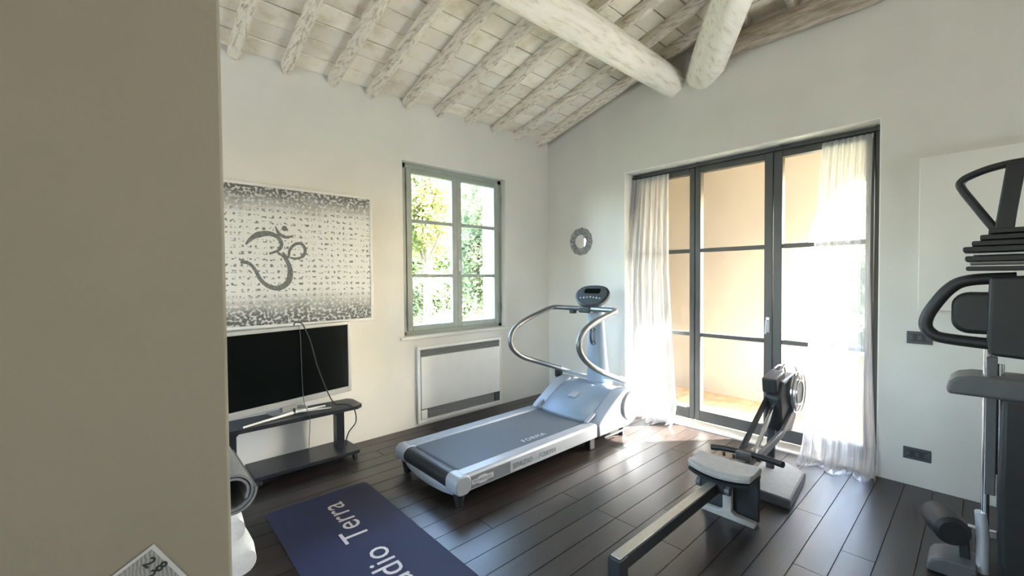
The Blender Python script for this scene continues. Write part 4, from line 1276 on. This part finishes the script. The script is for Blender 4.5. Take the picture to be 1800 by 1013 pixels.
# leg roller, bracket and foot pad
MB().lathe([(0.0, -0.10), (0.05, -0.10), (0.066, -0.085), (0.072, 0.0), (0.066, 0.085), (0.05, 0.10), (0.0, 0.10)], (gx + 0.02, -3.53, 0.215), (1, 0.35, 0), n=24).build('leg_roller', M['gym_black'], gy)
MB().bar((gx + 0.02, -3.60, 0.05), (gx + 0.02, -3.59, 0.235), 0.035, 0.05, up=(1, 0, 0)).build('bracket', M['gym_black'], gy, bevel=0.004)
MB().bar((gx + 0.02, -3.53, 0.215), (gx + 0.02, -3.70, 0.225), 0.03, 0.03).build('roller_axle', M['chrome'], gy, bevel=0.003)
MB().prism([(-3.64, 0.0), (-3.475, 0.0), (-3.475, 0.035), (-3.49, 0.06), (-3.53, 0.078), (-3.64, 0.082)], 'x', gx - 0.08, gx + 0.10).build('foot_pad', M['vinyl'], gy, bevel=0.008)

# ------------------------------------------------------------------ garden
def tree(name, c_, rad_, n_leaf, size, mat, label, trunk=True, seed=0, ground=-0.3, cat='tree'):
    rnd = random.Random(seed)
    root = thing(name, (c_[0], c_[1], ground), label, cat, group='garden plants outside')
    mb = MB()
    vs, fs = [], []
    subs = [(Vector((rnd.gauss(0, 1), rnd.gauss(0, 1), rnd.gauss(0, 1))).normalized() * rnd.uniform(0.1, 0.72), rnd.uniform(0.25, 0.42)) for _ in range(22)]
    for i in range(n_leaf):
        s0, rr = rnd.choice(subs)
        d_ = Vector((rnd.gauss(0, 1), rnd.gauss(0, 1), rnd.gauss(0, 1))).normalized() * rr * rnd.uniform(0.5, 1) ** 0.5 + s0
        p = Vector((c_[0] + d_.x * rad_[0], c_[1] + d_.y * rad_[1], max(ground + 0.05, c_[2] + d_.z * rad_[2])))
        a = Vector((rnd.gauss(0, 1), rnd.gauss(0, 1), rnd.gauss(0, 0.7))).normalized()
        b2 = a.cross(Vector((rnd.gauss(0, 1), rnd.gauss(0, 1), rnd.gauss(0, 1)))).normalized()
        s = size * rnd.uniform(0.6, 1.3)
        k = len(vs)
        vs += [p - a * s, p + b2 * s * 0.45, p + a * s, p - b2 * s * 0.45]
        fs.append((k, k + 1, k + 2, k + 3))
    me = bpy.data.meshes.new('foliage')
    me.from_pydata([tuple(q - ORI[root.name]) for q in vs], [], fs)
    me.materials.append(mat)
    o = bpy.data.objects.new('foliage', me); COL.objects.link(o); o.parent = root
    o['kind'] = 'stuff'
    if trunk:
        t_ = MB()
        base = Vector((c_[0], c_[1], ground))
        t_.tube(catmull([base, base + Vector((0.05, 0, (c_[2] - ground) * 0.5)), Vector((c_[0], c_[1], c_[2]))], 4), [0.13 - 0.07 * k / 8 for k in range(9)], n=10)
        for k in range(5):
            a = rnd.uniform(0, 6.28)
            s1 = base + Vector((0, 0, (c_[2] - ground) * rnd.uniform(0.5, 0.8)))
            t_.tube([s1, s1 + Vector((math.cos(a) * rad_[0] * 0.6, math.sin(a) * rad_[1] * 0.6, rad_[2] * 0.45))], [0.05, 0.015], n=7)
        t_.build('trunk', M['bark'], root)
tree('garden_tree', (1.65, 5.7, 3.0), (1.15, 1.1, 2.0), 11000, 0.075, M['leaf_yellow'], 'yellow green tree seen in the upper left window panes', seed=1)
tree('garden_tree', (4.05, 6.5, 2.4), (1.0, 1.1, 2.3), 12000, 0.075, M['leaf_green'], 'grey green tree seen in the right-hand window panes', seed=2)
tree('garden_tree', (4.0, 10.5, 3.4), (4.2, 1.5, 3.4), 16000, 0.13, M['leaf_dark'], 'tall pale tree furthest behind the window', seed=3)
tree('garden_shrub', (0.75, 3.5, 0.25), (0.62, 0.6, 0.75), 3000, 0.055, M['leaf_green'], 'low leafy shrub in the bottom left window panes', trunk=False, seed=4, cat='shrub')
tree('garden_shrub', (2.15, 3.6, 0.3), (0.62, 0.6, 0.75), 3000, 0.055, M['leaf_yellow'], 'light green shrub in the bottom right window panes', trunk=False, seed=5, cat='shrub')
tree('garden_hedge', (4.2, 8.4, 0.6), (3.6, 0.45, 1.1), 9000, 0.09, M['leaf_green'], 'long clipped hedge across the lower window panes', trunk=False, seed=11, cat='hedge')
tree('garden_tree', (8.5, -1.4, 1.2), (1.6, 1.6, 1.3), 4000, 0.11, M['leaf_green'], 'green tree seen through the terrace arch and right curtain', seed=6)
tree('garden_shrub', (5.2, -2.6, 0.3), (0.8, 1.3, 0.7), 3000, 0.08, M['leaf_green'], 'green hedge beyond the parapet seen through the right curtain', trunk=False, seed=7, cat='shrub')
